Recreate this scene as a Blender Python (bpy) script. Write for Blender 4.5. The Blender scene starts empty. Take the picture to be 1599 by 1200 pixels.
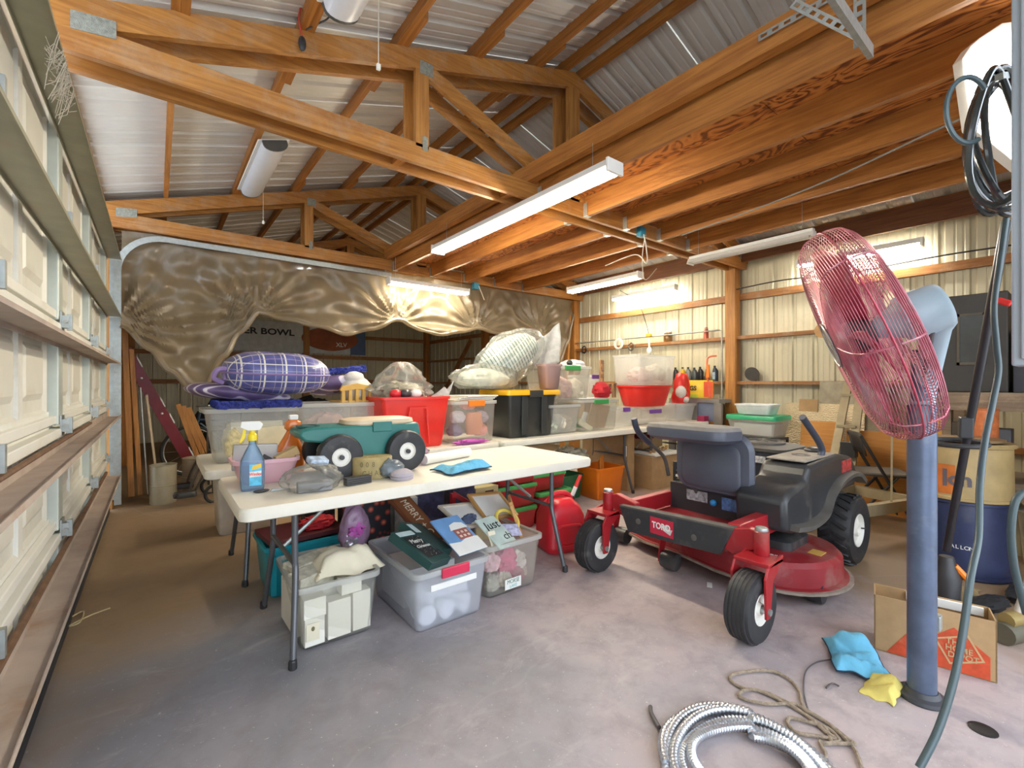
import bpy, math, random
from mathutils import Vector, Matrix, Euler, noise
random.seed(7)
SC = bpy.context.scene
COL = SC.collection
PI = math.pi
# ------------------------------------------------------------------ camera, world, exposure
CAMH = 1.25
cd = bpy.data.cameras.new('camera'); cam = bpy.data.objects.new('camera', cd); COL.objects.link(cam)
cd.lens = 16.0; cd.sensor_width = 36.0; cd.clip_start = 0.02; cd.shift_y = -2/1599
cam.location = (0, 0, CAMH); cam.rotation_euler = (PI/2, 0, -math.radians(38.03))
SC.camera = cam
W = bpy.data.worlds.new('sky'); SC.world = W; W.use_nodes = True
bg = W.node_tree.nodes['Background']; bg.inputs[0].default_value = (0.80, 0.89, 1.0, 1); bg.inputs[1].default_value = 2.9
vs = SC.view_settings
vs.view_transform = 'Standard'; vs.look = 'None'; vs.gamma = 1.0; vs.use_curve_mapping = False; vs.exposure = 0.78
SC.cycles.use_denoising = True
SC.cycles.diffuse_bounces = 6; SC.cycles.max_bounces = 12; SC.cycles.transparent_max_bounces = 16
SC.cycles.sample_clamp_indirect = 12
LAMP = 84.0          # emission of the lit fluorescent tubes

# ------------------------------------------------------------------ materials
MATS = {}
def new_mat(name):
    m = bpy.data.materials.new(name); m.use_nodes = True
    return m, m.node_tree, m.node_tree.nodes['Principled BSDF']
def ramp(nt, fac, stops):
    r = nt.nodes.new('ShaderNodeValToRGB'); e = r.color_ramp.elements
    while len(e) < len(stops): e.new(0.5)
    for i, (p, c) in enumerate(stops):
        e[i].position = p; e[i].color = (c[0], c[1], c[2], 1)
    nt.links.new(fac, r.inputs[0]); return r.outputs[0]
def coords(nt, scale=(1, 1, 1), kind='Object', rot=(0, 0, 0)):
    tc = nt.nodes.new('ShaderNodeTexCoord'); mp = nt.nodes.new('ShaderNodeMapping')
    mp.inputs['Scale'].default_value = scale; mp.inputs['Rotation'].default_value = rot
    nt.links.new(tc.outputs[kind], mp.inputs[0]); return mp.outputs[0]
def noise_n(nt, vec, scale, detail=4, rough=0.55, dist=0.0):
    n = nt.nodes.new('ShaderNodeTexNoise'); n.inputs['Scale'].default_value = scale
    n.inputs['Detail'].default_value = detail; n.inputs['Roughness'].default_value = rough; n.inputs['Distortion'].default_value = dist
    nt.links.new(vec, n.inputs['Vector']); return n.outputs['Fac']
def mixc(nt, fac, a, b, mode='MIX'):
    m = nt.nodes.new('ShaderNodeMix'); m.data_type = 'RGBA'; m.blend_type = mode
    for s, v in ((m.inputs[0], fac), (m.inputs[6], a), (m.inputs[7], b)):
        if hasattr(v, 'links') or hasattr(v, 'is_linked'): nt.links.new(v, s)
        else: s.default_value = v if isinstance(v, float) else (v[0], v[1], v[2], 1)
    return m.outputs[2]
def bump(nt, p, h, strength=0.3, dist=0.02):
    b = nt.nodes.new('ShaderNodeBump'); b.inputs['Strength'].default_value = strength; b.inputs['Distance'].default_value = dist
    nt.links.new(h, b.inputs['Height']); nt.links.new(b.outputs[0], p.inputs['Normal'])
def M(name, col=None, rough=0.5, metal=0.0, var=0.12, scale=9.0, bmp=0.0, coat=0.0, dirt=None, dirt_amt=0.5, emit=0.0):
    """plain surface with a little noise in colour, and dirt blotches if asked"""
    if name in MATS: return MATS[name]
    m, nt, p = new_mat(name)
    vec = coords(nt)
    n = noise_n(nt, vec, scale, 5)
    lo = tuple(c*(1-var) for c in col); hi = tuple(min(1, c*(1+var)) for c in col)
    c = ramp(nt, n, [(0.3, lo), (0.7, hi)])
    if dirt:
        n2 = noise_n(nt, vec, scale*0.45, 7, 0.65, 0.4)
        f = ramp(nt, n2, [(0.62-0.25*dirt_amt, (0, 0, 0)), (0.78-0.1*dirt_amt, (1, 1, 1))])
        c = mixc(nt, f, c, dirt)
    nt.links.new(c, p.inputs['Base Color'])
    p.inputs['Roughness'].default_value = rough; p.inputs['Metallic'].default_value = metal
    if coat: p.inputs['Coat Weight'].default_value = coat
    if bmp: bump(nt, p, noise_n(nt, vec, scale*4, 4), bmp, 0.01)
    if emit:
        p.inputs['Emission Color'].default_value = (col[0], col[1], col[2], 1); p.inputs['Emission Strength'].default_value = emit
    MATS[name] = m; return m
def wood(name, dark, light, axis, grey=0.0):
    if name in MATS: return MATS[name]
    m, nt, p = new_mat(name)
    s = [9.0, 9.0, 9.0]; s['xyz'.index(axis)] = 0.55
    vec = coords(nt, tuple(s))
    n = noise_n(nt, vec, 3.2, 6, 0.6, 1.2)
    c = ramp(nt, n, [(0.28, dark), (0.5, tuple((a+b)/2 for a, b in zip(dark, light))), (0.72, light)])
    s2 = [1.6]*3; v2 = coords(nt, tuple(s2)); n2 = noise_n(nt, v2, 1.3, 3)
    c = mixc(nt, ramp(nt, n2, [(0.4, (0, 0, 0)), (0.75, (.5, .5, .5))]), c, dark)
    if grey: c = mixc(nt, ramp(nt, noise_n(nt, v2, 3.5, 6, .7), [(0.5, (0, 0, 0)), (0.68, (grey, grey, grey))]), c, (.45, .36, .25))
    nt.links.new(c, p.inputs['Base Color']); p.inputs['Roughness'].default_value = 0.55
    bump(nt, p, n, 0.25, 0.004)
    MATS[name] = m; return m
def plywood(name):
    if name in MATS: return MATS[name]
    m, nt, p = new_mat(name)
    vec = coords(nt, (1.9, 0.75, 1.9))
    n = noise_n(nt, vec, 2.0, 2.5, 0.5, 1.6)
    mt = nt.nodes.new('ShaderNodeMath'); mt.operation = 'MULTIPLY'; mt.inputs[1].default_value = 62
    nt.links.new(n, mt.inputs[0])
    sn = nt.nodes.new('ShaderNodeMath'); sn.operation = 'SINE'; nt.links.new(mt.outputs[0], sn.inputs[0])
    ad = nt.nodes.new('ShaderNodeMath'); ad.operation = 'MULTIPLY_ADD'; ad.inputs[1].default_value = .5; ad.inputs[2].default_value = .5
    nt.links.new(sn.outputs[0], ad.inputs[0])
    c = ramp(nt, ad.outputs[0], [(0.0, (.13, .033, .008)), (0.35, (.36, .115, .022)), (1, (.50, .19, .042))])
    nt.links.new(c, p.inputs['Base Color']); p.inputs['Roughness'].default_value = .5
    MATS[name] = m; return m
def clear(name, tint=(0.9, 0.93, 0.95), opacity=0.3, rough=0.18, gloss=0.25, noisy=0.0):
    """milky clear plastic: part see-through, part diffuse, part glossy"""
    if name in MATS: return MATS[name]
    m = bpy.data.materials.new(name); m.use_nodes = True; nt = m.node_tree
    nt.nodes.remove(nt.nodes['Principled BSDF']); out = nt.nodes['Material Output']
    tr = nt.nodes.new('ShaderNodeBsdfTransparent'); tr.inputs[0].default_value = (*[min(1, .5+.5*t) for t in tint], 1)
    df = nt.nodes.new('ShaderNodeBsdfDiffuse'); df.inputs[0].default_value = (*tint, 1)
    tl = nt.nodes.new('ShaderNodeBsdfTranslucent'); tl.inputs[0].default_value = (*tint, 1)
    a0 = nt.nodes.new('ShaderNodeMixShader'); a0.inputs[0].default_value = .45
    nt.links.new(df.outputs[0], a0.inputs[1]); nt.links.new(tl.outputs[0], a0.inputs[2])
    gl = nt.nodes.new('ShaderNodeBsdfGlossy'); gl.inputs['Roughness'].default_value = rough
    a = nt.nodes.new('ShaderNodeMixShader'); b = nt.nodes.new('ShaderNodeMixShader')
    a.inputs[0].default_value = opacity
    if noisy:
        f = ramp(nt, noise_n(nt, coords(nt), 7, 5, .6, 1.0), [(0.35, (max(0, opacity-noisy),)*3), (0.65, (min(1, opacity+noisy),)*3)])
        nt.links.new(f, a.inputs[0])
    nt.links.new(tr.outputs[0], a.inputs[1]); nt.links.new(a0.outputs[0], a.inputs[2])
    fr = nt.nodes.new('ShaderNodeFresnel'); fr.inputs[0].default_value = 1.35
    mu = nt.nodes.new('ShaderNodeMath'); mu.operation = 'MULTIPLY'; mu.inputs[1].default_value = gloss*4
    mu.use_clamp = True; nt.links.new(fr.outputs[0], mu.inputs[0])
    nt.links.new(mu.outputs[0], b.inputs[0])
    nt.links.new(a.outputs[0], b.inputs[1]); nt.links.new(gl.outputs[0], b.inputs[2]); nt.links.new(b.outputs[0], out.inputs[0])
    MATS[name] = m; return m
def glow(name, col, strength):
    if name in MATS: return MATS[name]
    m = bpy.data.materials.new(name); m.use_nodes = True; nt = m.node_tree
    nt.nodes.remove(nt.nodes['Principled BSDF'])
    e = nt.nodes.new('ShaderNodeEmission'); e.inputs[0].default_value = (*col, 1); e.inputs[1].default_value = strength
    nt.links.new(e.outputs[0], nt.nodes['Material Output'].inputs[0]); MATS[name] = m; return m

# ------------------------------------------------------------------ mesh builder
def rotm(rx=0, ry=0, rz=0): return Euler((rx, ry, rz)).to_matrix()
class MB:
    def __init__(s): s.v = []; s.f = []
    def add(s, vs, fs):
        o = len(s.v); s.v += [tuple(v) for v in vs]; s.f += [tuple(i+o for i in f) for f in fs]; return s
    def box(s, c, d, R=None):
        c = Vector(c); vs = []
        for x in (-.5, .5):
            for y in (-.5, .5):
                for z in (-.5, .5):
                    p = Vector((x*d[0], y*d[1], z*d[2]))
                    vs.append(c + (R @ p if R else p))
        return s.add(vs, [(0,1,3,2),(4,6,7,5),(0,4,5,1),(2,3,7,6),(0,2,6,4),(1,5,7,3)])
    def bb(s, x0, x1, y0, y1, z0, z1): return s.box(((x0+x1)/2, (y0+y1)/2, (z0+z1)/2), (x1-x0, y1-y0, z1-z0))
    def bar(s, p, q, w, h, up=(0, 0, 1)):
        p = Vector(p); q = Vector(q); t = (q-p); L = t.length; t = t/L
        u = Vector(up); sd = t.cross(u)
        if sd.length < 1e-4: sd = t.cross(Vector((1, 0, 0)))
        sd.normalize(); u = sd.cross(t).normalized()
        R = Matrix((t, sd, u)).transposed()
        return s.box((p+q)/2, (L, w, h), R)
    def tube(s, pts, r, n=8, closed=False, caps=True):
        pts = [Vector(p) for p in pts]; m = len(pts); rings = []; prev = None
        for i, p in enumerate(pts):
            a = pts[i-1] if (i > 0 or closed) else p; b = pts[(i+1) % m] if (i < m-1 or closed) else p
            t = (b-a).normalized() if (b-a).length > 1e-9 else Vector((0, 0, 1))
            if prev is None:
                ref = Vector((0, 0, 1)) if abs(t.z) < .9 else Vector((1, 0, 0)); nrm = t.cross(ref).normalized()
            else:
                nrm = (prev - t*prev.dot(t))
                nrm = nrm.normalized() if nrm.length > 1e-6 else t.orthogonal().normalized()
            prev = nrm; bn = t.cross(nrm); rr = r[i] if isinstance(r, (list, tuple)) else r
            rings.append([p + rr*(math.cos(2*PI*k/n)*nrm + math.sin(2*PI*k/n)*bn) for k in range(n)])
        return s.loft(rings, closed, caps)
    def loft(s, rings, closed=False, caps=True):
        n = len(rings[0]); vs = [p for r in rings for p in r]; fs = []; m = len(rings)
        for i in range(m if closed else m-1):
            j = (i+1) % m
            for k in range(n): fs.append((i*n+k, i*n+(k+1) % n, j*n+(k+1) % n, j*n+k))
        if caps and not closed:
            fs.append(tuple(range(n))[::-1]); fs.append(tuple((m-1)*n+k for k in range(n)))
        return s.add(vs, fs)
    def lathe(s, prof, n=24, c=(0, 0, 0), R=None, caps=True):
        c = Vector(c); rings = []
        for r, z in prof:
            ring = []
            for k in range(n):
                p = Vector((max(r, 1e-4)*math.cos(2*PI*k/n), max(r, 1e-4)*math.sin(2*PI*k/n), z))
                ring.append(c + (R @ p if R else p))
            rings.append(ring)
        return s.loft(rings, False, caps)
    def prism(s, poly, a, b, O=(0, 0, 0), U=(1, 0, 0), V=(0, 0, 1), N=(0, 1, 0)):
        O, U, V, N = map(Vector, (O, U, V, N)); n = len(poly)
        r0 = [O+U*x+V*y+N*a for x, y in poly]; r1 = [O+U*x+V*y+N*b for x, y in poly]
        return s.loft([r0, r1])
    def grid(s, fn, nu, nv, wrap=False):
        vs = [fn(i/(nu if wrap else nu-1), j/(nv-1)) for i in range(nu) for j in range(nv)]; fs = []
        for i in range(nu if wrap else nu-1):
            for j in range(nv-1):
                a = i*nv+j; b = ((i+1) % nu)*nv+j; fs.append((a, b, b+1, a+1))
        return s.add(vs, fs)
    def ell(s, c, r, nu=16, nv=10, R=None):
        c = Vector(c)
        prof = [(math.sin(PI*j/nv), -math.cos(PI*j/nv)) for j in range(nv+1)]
        rings = []
        for rr, z in prof:
            ring = []
            for k in range(nu):
                p = Vector((max(rr, .004)*math.cos(2*PI*k/nu)*r[0], max(rr, .004)*math.sin(2*PI*k/nu)*r[1], z*r[2]))
                ring.append(c + (R @ p if R else p))
            rings.append(ring)
        return s.loft(rings)
    def xf(s, Mx):
        s.v = [tuple(Mx @ Vector(v)) for v in s.v]; return s
    def obj(s, name, mat, parent=None, smooth=False, bevel=0, solid=0, sub=0, loc=None, rot=None, label=None, world=False):
        me = bpy.data.meshes.new(name)
        if world and parent is not None:
            L = parent.location; s.v = [(a-L[0], b-L[1], c-L[2]) for a, b, c in s.v]
        me.from_pydata(s.v, [], s.f)
        me.materials.append(mat if not isinstance(mat, str) else MATS[mat])
        if smooth:
            me.polygons.foreach_set('use_smooth', [True]*len(me.polygons)); me.set_sharp_from_angle(angle=smooth if not isinstance(smooth, bool) else 0.7)
        me.update()
        o = bpy.data.objects.new(name, me); COL.objects.link(o)
        if parent is not None: o.parent = parent
        if loc is not None: o.location = loc
        if rot is not None: o.rotation_euler = rot
        if solid: md = o.modifiers.new('solid', 'SOLIDIFY'); md.thickness = solid; md.offset = 0
        if sub: md = o.modifiers.new('sub', 'SUBSURF'); md.levels = md.render_levels = sub
        if bevel: md = o.modifiers.new('bevel', 'BEVEL'); md.width = bevel; md.segments = 2; md.limit_method = 'ANGLE'
        if label: o['label'] = label
        return o
def inst(src, parent, loc=(0, 0, 0), rot=None, scale=None):
    o = src.copy(); COL.objects.link(o); o.parent = parent; o.location = loc
    if rot is not None: o.rotation_euler = rot
    if scale is not None: o.scale = scale
    return o
def tag(o, label, cat, group=None, kind=None):
    o['label'] = label; o['category'] = cat
    if group: o['group'] = group
    if kind: o['kind'] = kind
    return o
def thing(name, label, cat, loc=(0, 0, 0), rz=0, group=None, rot=None):
    o = bpy.data.objects.new(name, None); o.empty_display_size = .1; COL.objects.link(o)
    o.location = loc; o.rotation_euler = rot if rot else (0, 0, rz)
    return tag(o, label, cat, group)
def struct(o, label=None):
    o['kind'] = 'structure'
    if label: o['label'] = label
    return o
def sempty(name, label, loc=(0, 0, 0)):
    o = bpy.data.objects.new(name, None); COL.objects.link(o); o.location = loc; o['kind'] = 'structure'; o['label'] = label; return o
def text(name, body, size, mat, parent, loc, rot, ext=0.0008, align='CENTER', shear=0, sx=1.0, bold=0.0):
    cu = bpy.data.curves.new(name, 'FONT'); cu.body = body; cu.size = size; cu.extrude = ext; cu.align_x = align; cu.align_y = 'CENTER'
    cu.shear = shear; cu.offset = bold; cu.resolution_u = 3
    t = bpy.data.objects.new(name, cu); COL.objects.link(t)
    dg = bpy.context.evaluated_depsgraph_get(); me = bpy.data.meshes.new_from_object(t.evaluated_get(dg))
    bpy.data.objects.remove(t)
    me.materials.clear(); me.materials.append(mat)
    o = bpy.data.objects.new(name, me); COL.objects.link(o); o.parent = parent; o.location = loc; o.rotation_euler = rot; o.scale = (sx, 1, 1)
    return o
def rr(cx, cy, sx, sy, r, z, k=4):
    """rounded rectangle ring"""
    r = min(r, sx/2-1e-4, sy/2-1e-4); pts = []
    for qx, qy, a0 in ((1, 1, 0), (-1, 1, PI/2), (-1, -1, PI), (1, -1, 1.5*PI)):
        for i in range(k+1):
            a = a0 + i/k*PI/2
            pts.append(Vector((cx+qx*(sx/2-r)+r*math.cos(a), cy+qy*(sy/2-r)+r*math.sin(a), z)))
    return pts
def tub(w, d, h, taper=0.9, r=0.03, t=0.004, lip=0.012, liph=0.02):
    """open tapered container with a rolled lip, base at z=0"""
    m = MB(); w0, d0 = w*taper, d*taper
    rings = [rr(0, 0, w0-.02, d0-.02, r, 0), rr(0, 0, w0, d0, r, .012), rr(0, 0, w, d, r, h-liph), rr(0, 0, w+2*lip, d+2*lip, r+lip, h-liph+.001),
             rr(0, 0, w+2*lip, d+2*lip, r+lip, h), rr(0, 0, w-2*t, d-2*t, r-t, h), rr(0, 0, w0-2*t, d0-2*t, r-t, .014)]
    m.loft(rings); return m
def lidm(w, d, h=0.02, r=0.04, rise=0.008):
    m = MB(); m.loft([rr(0, 0, w, d, r, 0), rr(0, 0, w, d, r, h*.7), rr(0, 0, w-.012, d-.012, r, h), rr(0, 0, w-.06, d-.06, r, h), rr(0, 0, w-.075, d-.075, r, h-rise)]); return m
def smooth_path(pts, n=6, closed=False):
    P = [Vector(p) for p in pts]; m = len(P); out = []
    for i in range(m if closed else m-1):
        if closed: a, b, c, d = P[(i-1) % m], P[i], P[(i+1) % m], P[(i+2) % m]
        else: a, b, c, d = P[max(i-1, 0)], P[i], P[i+1], P[min(i+2, m-1)]
        for k in range(n):
            t = k/n
            out.append(.5*((2*b)+(c-a)*t+(2*a-5*b+4*c-d)*t*t+(3*b-a-3*c+d)*t**3))
    if not closed: out.append(P[-1])
    return out
_F = Vector((math.sin(math.radians(38.03)), math.cos(math.radians(38.03)), 0)); _R = Vector((_F.y, -_F.x, 0))
def at(u, v, z=None, x=None, y=None, d=None):
    """place of the photograph's point (u, v) on a plane of known height, x or y"""
    D = _F + _R*((u-799.5)/710.7) + Vector((0, 0, (598-v)/710.7))
    if z is not None: k = (z-CAMH)/D.z
    elif x is not None: k = x/D.x
    elif y is not None: k = y/D.y
    else: k = d
    return D*k + Vector((0, 0, CAMH))
def nz(p, s=1.0): return noise.noise(Vector(p)*s)
# ------------------------------------------------------------------ structure
WX = wood('wood_x', (.26, .092, .015), (.56, .255, .052), 'x', .3)
WY = wood('wood_y', (.24, .078, .012), (.53, .222, .044), 'y')
WZ = wood('wood_z', (.27, .10, .018), (.55, .26, .06), 'z')
WG = wood('wood_girt', (.22, .08, .017), (.45, .20, .055), 'y', .4)
WGX = wood('wood_girt_x', (.22, .08, .017), (.45, .20, .055), 'x', .3)
GALV = M('galvanized', (.42, .45, .44), .42, .75, .12, 30, dirt=(.36, .31, .22), dirt_amt=.25)
GALVD = M('galvanized_dull', (.34, .35, .29), .5, .45, .1, 12)
WHITE = M('white_enamel', (.78, .77, .70), .45, 0, .04, 5, dirt=(.62, .56, .42), dirt_amt=.18)
PANELM = M('wall_sheet', (.58, .54, .385), .42, .1, .05, 3, dirt=(.46, .42, .30), dirt_amt=.15)
ROOFM = M('roof_sheet', (.66, .64, .59), .4, .1, .06, 3)
PLY = plywood('loft_plywood')
XR, YB, YF = 6.34, 12.1, -0.62
# floor with dirt and a warm light cast in its colour
fm, nt, p = new_mat('concrete')
v = coords(nt); big = noise_n(nt, v, .9, 5, .6, .4); fine = noise_n(nt, v, 7, 8, .7, .3); grit = noise_n(nt, v, 60, 4, .7)
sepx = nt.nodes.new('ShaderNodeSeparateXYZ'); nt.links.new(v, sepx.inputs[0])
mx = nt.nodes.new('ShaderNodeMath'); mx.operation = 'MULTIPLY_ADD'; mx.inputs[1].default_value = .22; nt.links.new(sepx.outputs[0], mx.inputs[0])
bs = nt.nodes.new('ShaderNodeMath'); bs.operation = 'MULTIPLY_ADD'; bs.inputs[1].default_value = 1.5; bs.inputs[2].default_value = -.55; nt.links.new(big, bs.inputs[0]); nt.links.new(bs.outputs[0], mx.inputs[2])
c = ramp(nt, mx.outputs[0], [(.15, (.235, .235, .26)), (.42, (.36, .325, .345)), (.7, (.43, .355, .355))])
c = mixc(nt, ramp(nt, fine, [(.45, (0, 0, 0)), (.72, (.6, .6, .6))]), c, (.20, .175, .185))
med = noise_n(nt, coords(nt, (1, 2.2, 1), rot=(0, 0, .5)), 2.6, 8, .72, .6)
c = mixc(nt, ramp(nt, med, [(.56, (0, 0, 0)), (.72, (.5, .5, .5))]), c, (.50, .46, .46))
c = mixc(nt, ramp(nt, grit, [(.64, (0, 0, 0)), (.70, (.8, .8, .8))]), c, (.64, .61, .58))
# trodden earth and warm light painted as one brown: towards the far end of the door and under the benches by the far wall
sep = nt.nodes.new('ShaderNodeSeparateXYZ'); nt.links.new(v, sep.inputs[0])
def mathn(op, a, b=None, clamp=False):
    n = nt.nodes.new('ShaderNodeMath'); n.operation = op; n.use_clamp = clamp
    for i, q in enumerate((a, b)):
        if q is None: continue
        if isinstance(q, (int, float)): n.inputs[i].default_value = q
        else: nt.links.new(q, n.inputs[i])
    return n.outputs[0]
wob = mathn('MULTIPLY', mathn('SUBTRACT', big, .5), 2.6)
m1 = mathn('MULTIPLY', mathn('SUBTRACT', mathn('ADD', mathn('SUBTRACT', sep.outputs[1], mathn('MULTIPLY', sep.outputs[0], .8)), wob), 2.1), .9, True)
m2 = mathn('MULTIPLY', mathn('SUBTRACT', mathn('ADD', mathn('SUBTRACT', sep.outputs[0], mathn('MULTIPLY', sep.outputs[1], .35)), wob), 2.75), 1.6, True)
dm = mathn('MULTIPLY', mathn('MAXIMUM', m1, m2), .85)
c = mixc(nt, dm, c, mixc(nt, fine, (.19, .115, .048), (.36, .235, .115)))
wv = nt.nodes.new('ShaderNodeTexVoronoi'); wv.feature = 'DISTANCE_TO_EDGE'; wv.inputs['Scale'].default_value = .3
dv = nt.nodes.new('ShaderNodeVectorMath'); dv.operation = 'ADD'; nt.links.new(v, dv.inputs[0])
nn = nt.nodes.new('ShaderNodeTexNoise'); nn.inputs['Scale'].default_value = 1.5; nt.links.new(v, nn.inputs['Vector'])
nt.links.new(nn.outputs['Color'], dv.inputs[1]); nt.links.new(dv.outputs[0], wv.inputs['Vector'])
crk = ramp(nt, wv.outputs['Distance'], [(.0, (.10, .10, .10)), (.0006, (0, 0, 0))])
c = mixc(nt, crk, c, (.55, .50, .44))
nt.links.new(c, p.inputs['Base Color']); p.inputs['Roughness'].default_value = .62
bump(nt, p, fine, .12, .01)
dr = struct(MB().bb(-8, 12, -16, -1.6, -.15, -.005).obj('ground_bounce', M('bounce_concrete', (.52, .50, .47), .8, 0, .08, 2)), 'unseen pale ground added outside to bounce daylight onto the roof')  # unseen slab, added pale so daylight bounces up under the roof
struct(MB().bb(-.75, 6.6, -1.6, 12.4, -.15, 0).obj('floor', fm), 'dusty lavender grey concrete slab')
# ribbed sheets
def sheet(wd, h, rib=.228, dep=.02, h2=None):
    m = MB(); xs = []; x = 0.0
    n = int(round(wd/rib))
    for i in range(n):
        b = i*rib
        xs += [(b, 0), (b+.055, 0), (b+.062, .004), (b+.072, .004), (b+.079, 0), (b+.118, 0), (b+.125, .004), (b+.135, .004), (b+.142, 0), (b+.168, 0), (b+.183, dep), (b+.210, dep), (b+.225, 0)]
    xs.append((wd+.01, 0)); k = len(xs); vs = []
    for (a, y) in xs: vs.append((a, y, 0))
    for (a, y) in xs: vs.append((a, y, h if h2 is None else h+(h2-h)*min(1, a/wd)))
    m.add(vs, [(i, i+1, k+i+1, k+i) for i in range(k-1)]); return m
PWD = .912
wr = sempty('wall_right', 'cream ribbed metal wall with wooden girts', (XR, 0, 0))
src = sheet(PWD, 3.3).obj('panel', PANELM, wr, loc=(0, 12.1, 0), rot=(0, 0, -PI/2))
n = 1
while 12.1-n*PWD > YF-.3:
    inst(src, wr, (0, 12.1-n*PWD, 0), (0, 0, -PI/2)); n += 1
wb = sempty('wall_back', 'dim ribbed metal end wall behind the hanging plastic', (0, YB, 0))
def roofz(x): return 3.22+.314*(x if x < 2.98 else 5.96-x)
for i in range(8):
    x0 = -.5+i*PWD; sheet(PWD, roofz(x0)+.02, h2=roofz(min(x0+PWD, 6.45))+.02).obj('panel', PANELM, wb, loc=(x0, 0, 0))
wl = sempty('wall_left', 'ribbed metal wall beyond the garage door', (-.47, 0, 0))
sl = sheet(PWD, 3.1).obj('panel', PANELM, wl, loc=(0, 6.0, 0), rot=(0, 0, PI/2))
for i in range(1, 7): inst(sl, wl, (0, 6.0+i*PWD, 0), (0, 0, PI/2))
MB().bb(-.05, .0, -.62, .62, 0, 3.1).obj('panel', PANELM, wl)
wf = sempty('wall_front', 'ribbed metal wall beside the open doorway', (0, YF, 0))
sf = sheet(PWD, 3.3).obj('panel', PANELM, wf, loc=(5.5, 0, 0), rot=(0, 0, PI))
inst(sf, wf, (6.4, 0, 0), (0, 0, PI)); inst(sf, wf, (4.6, 0, 0), (0, 0, PI))
MB().prism([(2.42, 2.95), (6.4, 2.95), (6.4, 3.1), (2.98, 4.15), (2.42, 4.0)], -.02, .02).obj('header', PANELM, wf)  # unseen gable panel added to shade above the loft; rest left open to sky
# roof
SL = math.sqrt(1+.314**2); TH = math.atan(.314)
rl = sempty('roof_slope_left', 'white ribbed metal roof above the garage door'); rl.location = (2.98, 0, roofz(2.98))
rs = sheet(PWD, 3.66*SL, dep=.03)
# local z of the sheet runs down the slope, local x along the building
Mx = Matrix.Rotation(-(PI/2+TH), 4, 'Y')
def roof_panel(parent, y0, sgn):
    m = MB(); m.f = list(rs.f)
    m.v = [(-sgn*0+sgn*(z/SL), y0+x, -z/SL*.314+yy) for x, yy, z in rs.v]
    return m.obj('panel', ROOFM, parent)
a = roof_panel(rl, 0, -1); a.location = (0, 12.1-PWD, 0)
n = 2
while 12.1-n*PWD > -1.6: inst(a, rl, (0, 12.1-n*PWD, 0)); n += 1
rrt = sempty('roof_slope_right', 'grey ribbed metal roof above the loft', (2.98, 0, roofz(2.98)))
b = roof_panel(rrt, 0, 1); b.location = (0, 12.1-PWD, 0)
n = 2
while 12.1-n*PWD > -1.6: inst(b, rrt, (0, 12.1-n*PWD, 0)); n += 1
MB().prism([(-.16, -.02), (0, .035), (.16, -.02), (.16, -.01), (0, .05), (-.16, -.01)], -1.6, 12.2).obj('ridge_cap', ROOFM, rl)
# purlins
pu = sempty('roof_purlins', 'brown purlins running the length of the roof')
def zt(x): return 3.13+.314*(x if x < 2.98 else 5.96-x)
base = MB().bb(-.019, .019, -1.2, 12.05, 0, .09).obj('purlin', WY, pu, loc=(.08, 0, zt(.08)))
for x in (-.42, .69, 1.30, 1.91, 2.52, 2.88, 3.08, 4.66, 5.27, 5.88, 6.25): inst(base, pu, (x, 0, zt(x)))
blk = MB().bb(-.02, .02, -.45, .45, -.005, .088).obj('splice_block', WY, pu, loc=(.12, 3.0, zt(.1)))
for x in (.73, 1.34, 1.95, 2.56):
    for y in (3.05, 6.05): inst(blk, pu, (x, y, zt(x)))
# trusses
PLATE = M('nail_plate', (.33, .34, .29), .55, .3, .25, 60, bmp=.8)
def truss(Y, label):
    t = sempty('roof_truss', label, (0, Y, 0))
    for dy in (-.085, .085):
        MB().bb(-.38, 6.3, dy-.019, dy+.019, 2.78, 2.92).obj('bottom_chord', WX, t)
        for s in (0, 1):
            f = (lambda x: x) if not s else (lambda x: 5.96-x)
            pts = [(f(-.42), 2.99-.132), (f(2.98), 3.926), (f(2.98), 4.066), (f(-.42), 3.0)]
            MB().prism(pts, dy-.02, dy+.02).obj('top_chord', WX, t)
            MB().bb(f(1.47)-.05, f(1.47)+.05, dy-.019, dy+.019, 2.9, 3.46).obj('web_post', WZ, t)
            MB().bar((f(1.53), dy, 3.45), (f(2.9), dy, 2.93), .036, .1).obj('web_diagonal', WX, t)
            if dy < 0:
                for (px_, pz, w, h) in ((f(1.5), 3.46, .1, .09), (f(1.49), 2.93, .04, .1)):
                    MB().bb(px_-w/2, px_+w/2, dy-.023, dy-.018, pz-h/2, pz+h/2).obj('nail_plate', PLATE, t)
                MB().prism([(f(-.31), 2.88), (f(-.15), 2.90), (f(-.15), 2.985), (f(-.31), 2.965)], dy-.024, dy-.018).obj('nail_plate', PLATE, t)
        MB().bb(2.91, 3.05, dy-.019, dy+.019, 2.9, 3.98).obj('king_post', WZ, t)
    for x in (.62, 1.28, 1.9): MB().bb(x-.05, x+.05, -.07, .07, 3.13+.314*x-.08, 3.13+.314*x-.04).obj('spacer_block', WY, t)
    for x in (1.35, 2.3): MB().bb(x-.03, x+.03, -.07, .07, 2.80, 2.84).obj('spacer_block', WY, t)
    return t
truss(3.0, 'near doubled wooden roof truss with nail plates, at the loft light')
truss(6.0, 'middle doubled wooden roof truss above the hanging plastic')
truss(9.0, 'far doubled wooden roof truss behind the hanging plastic')
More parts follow.
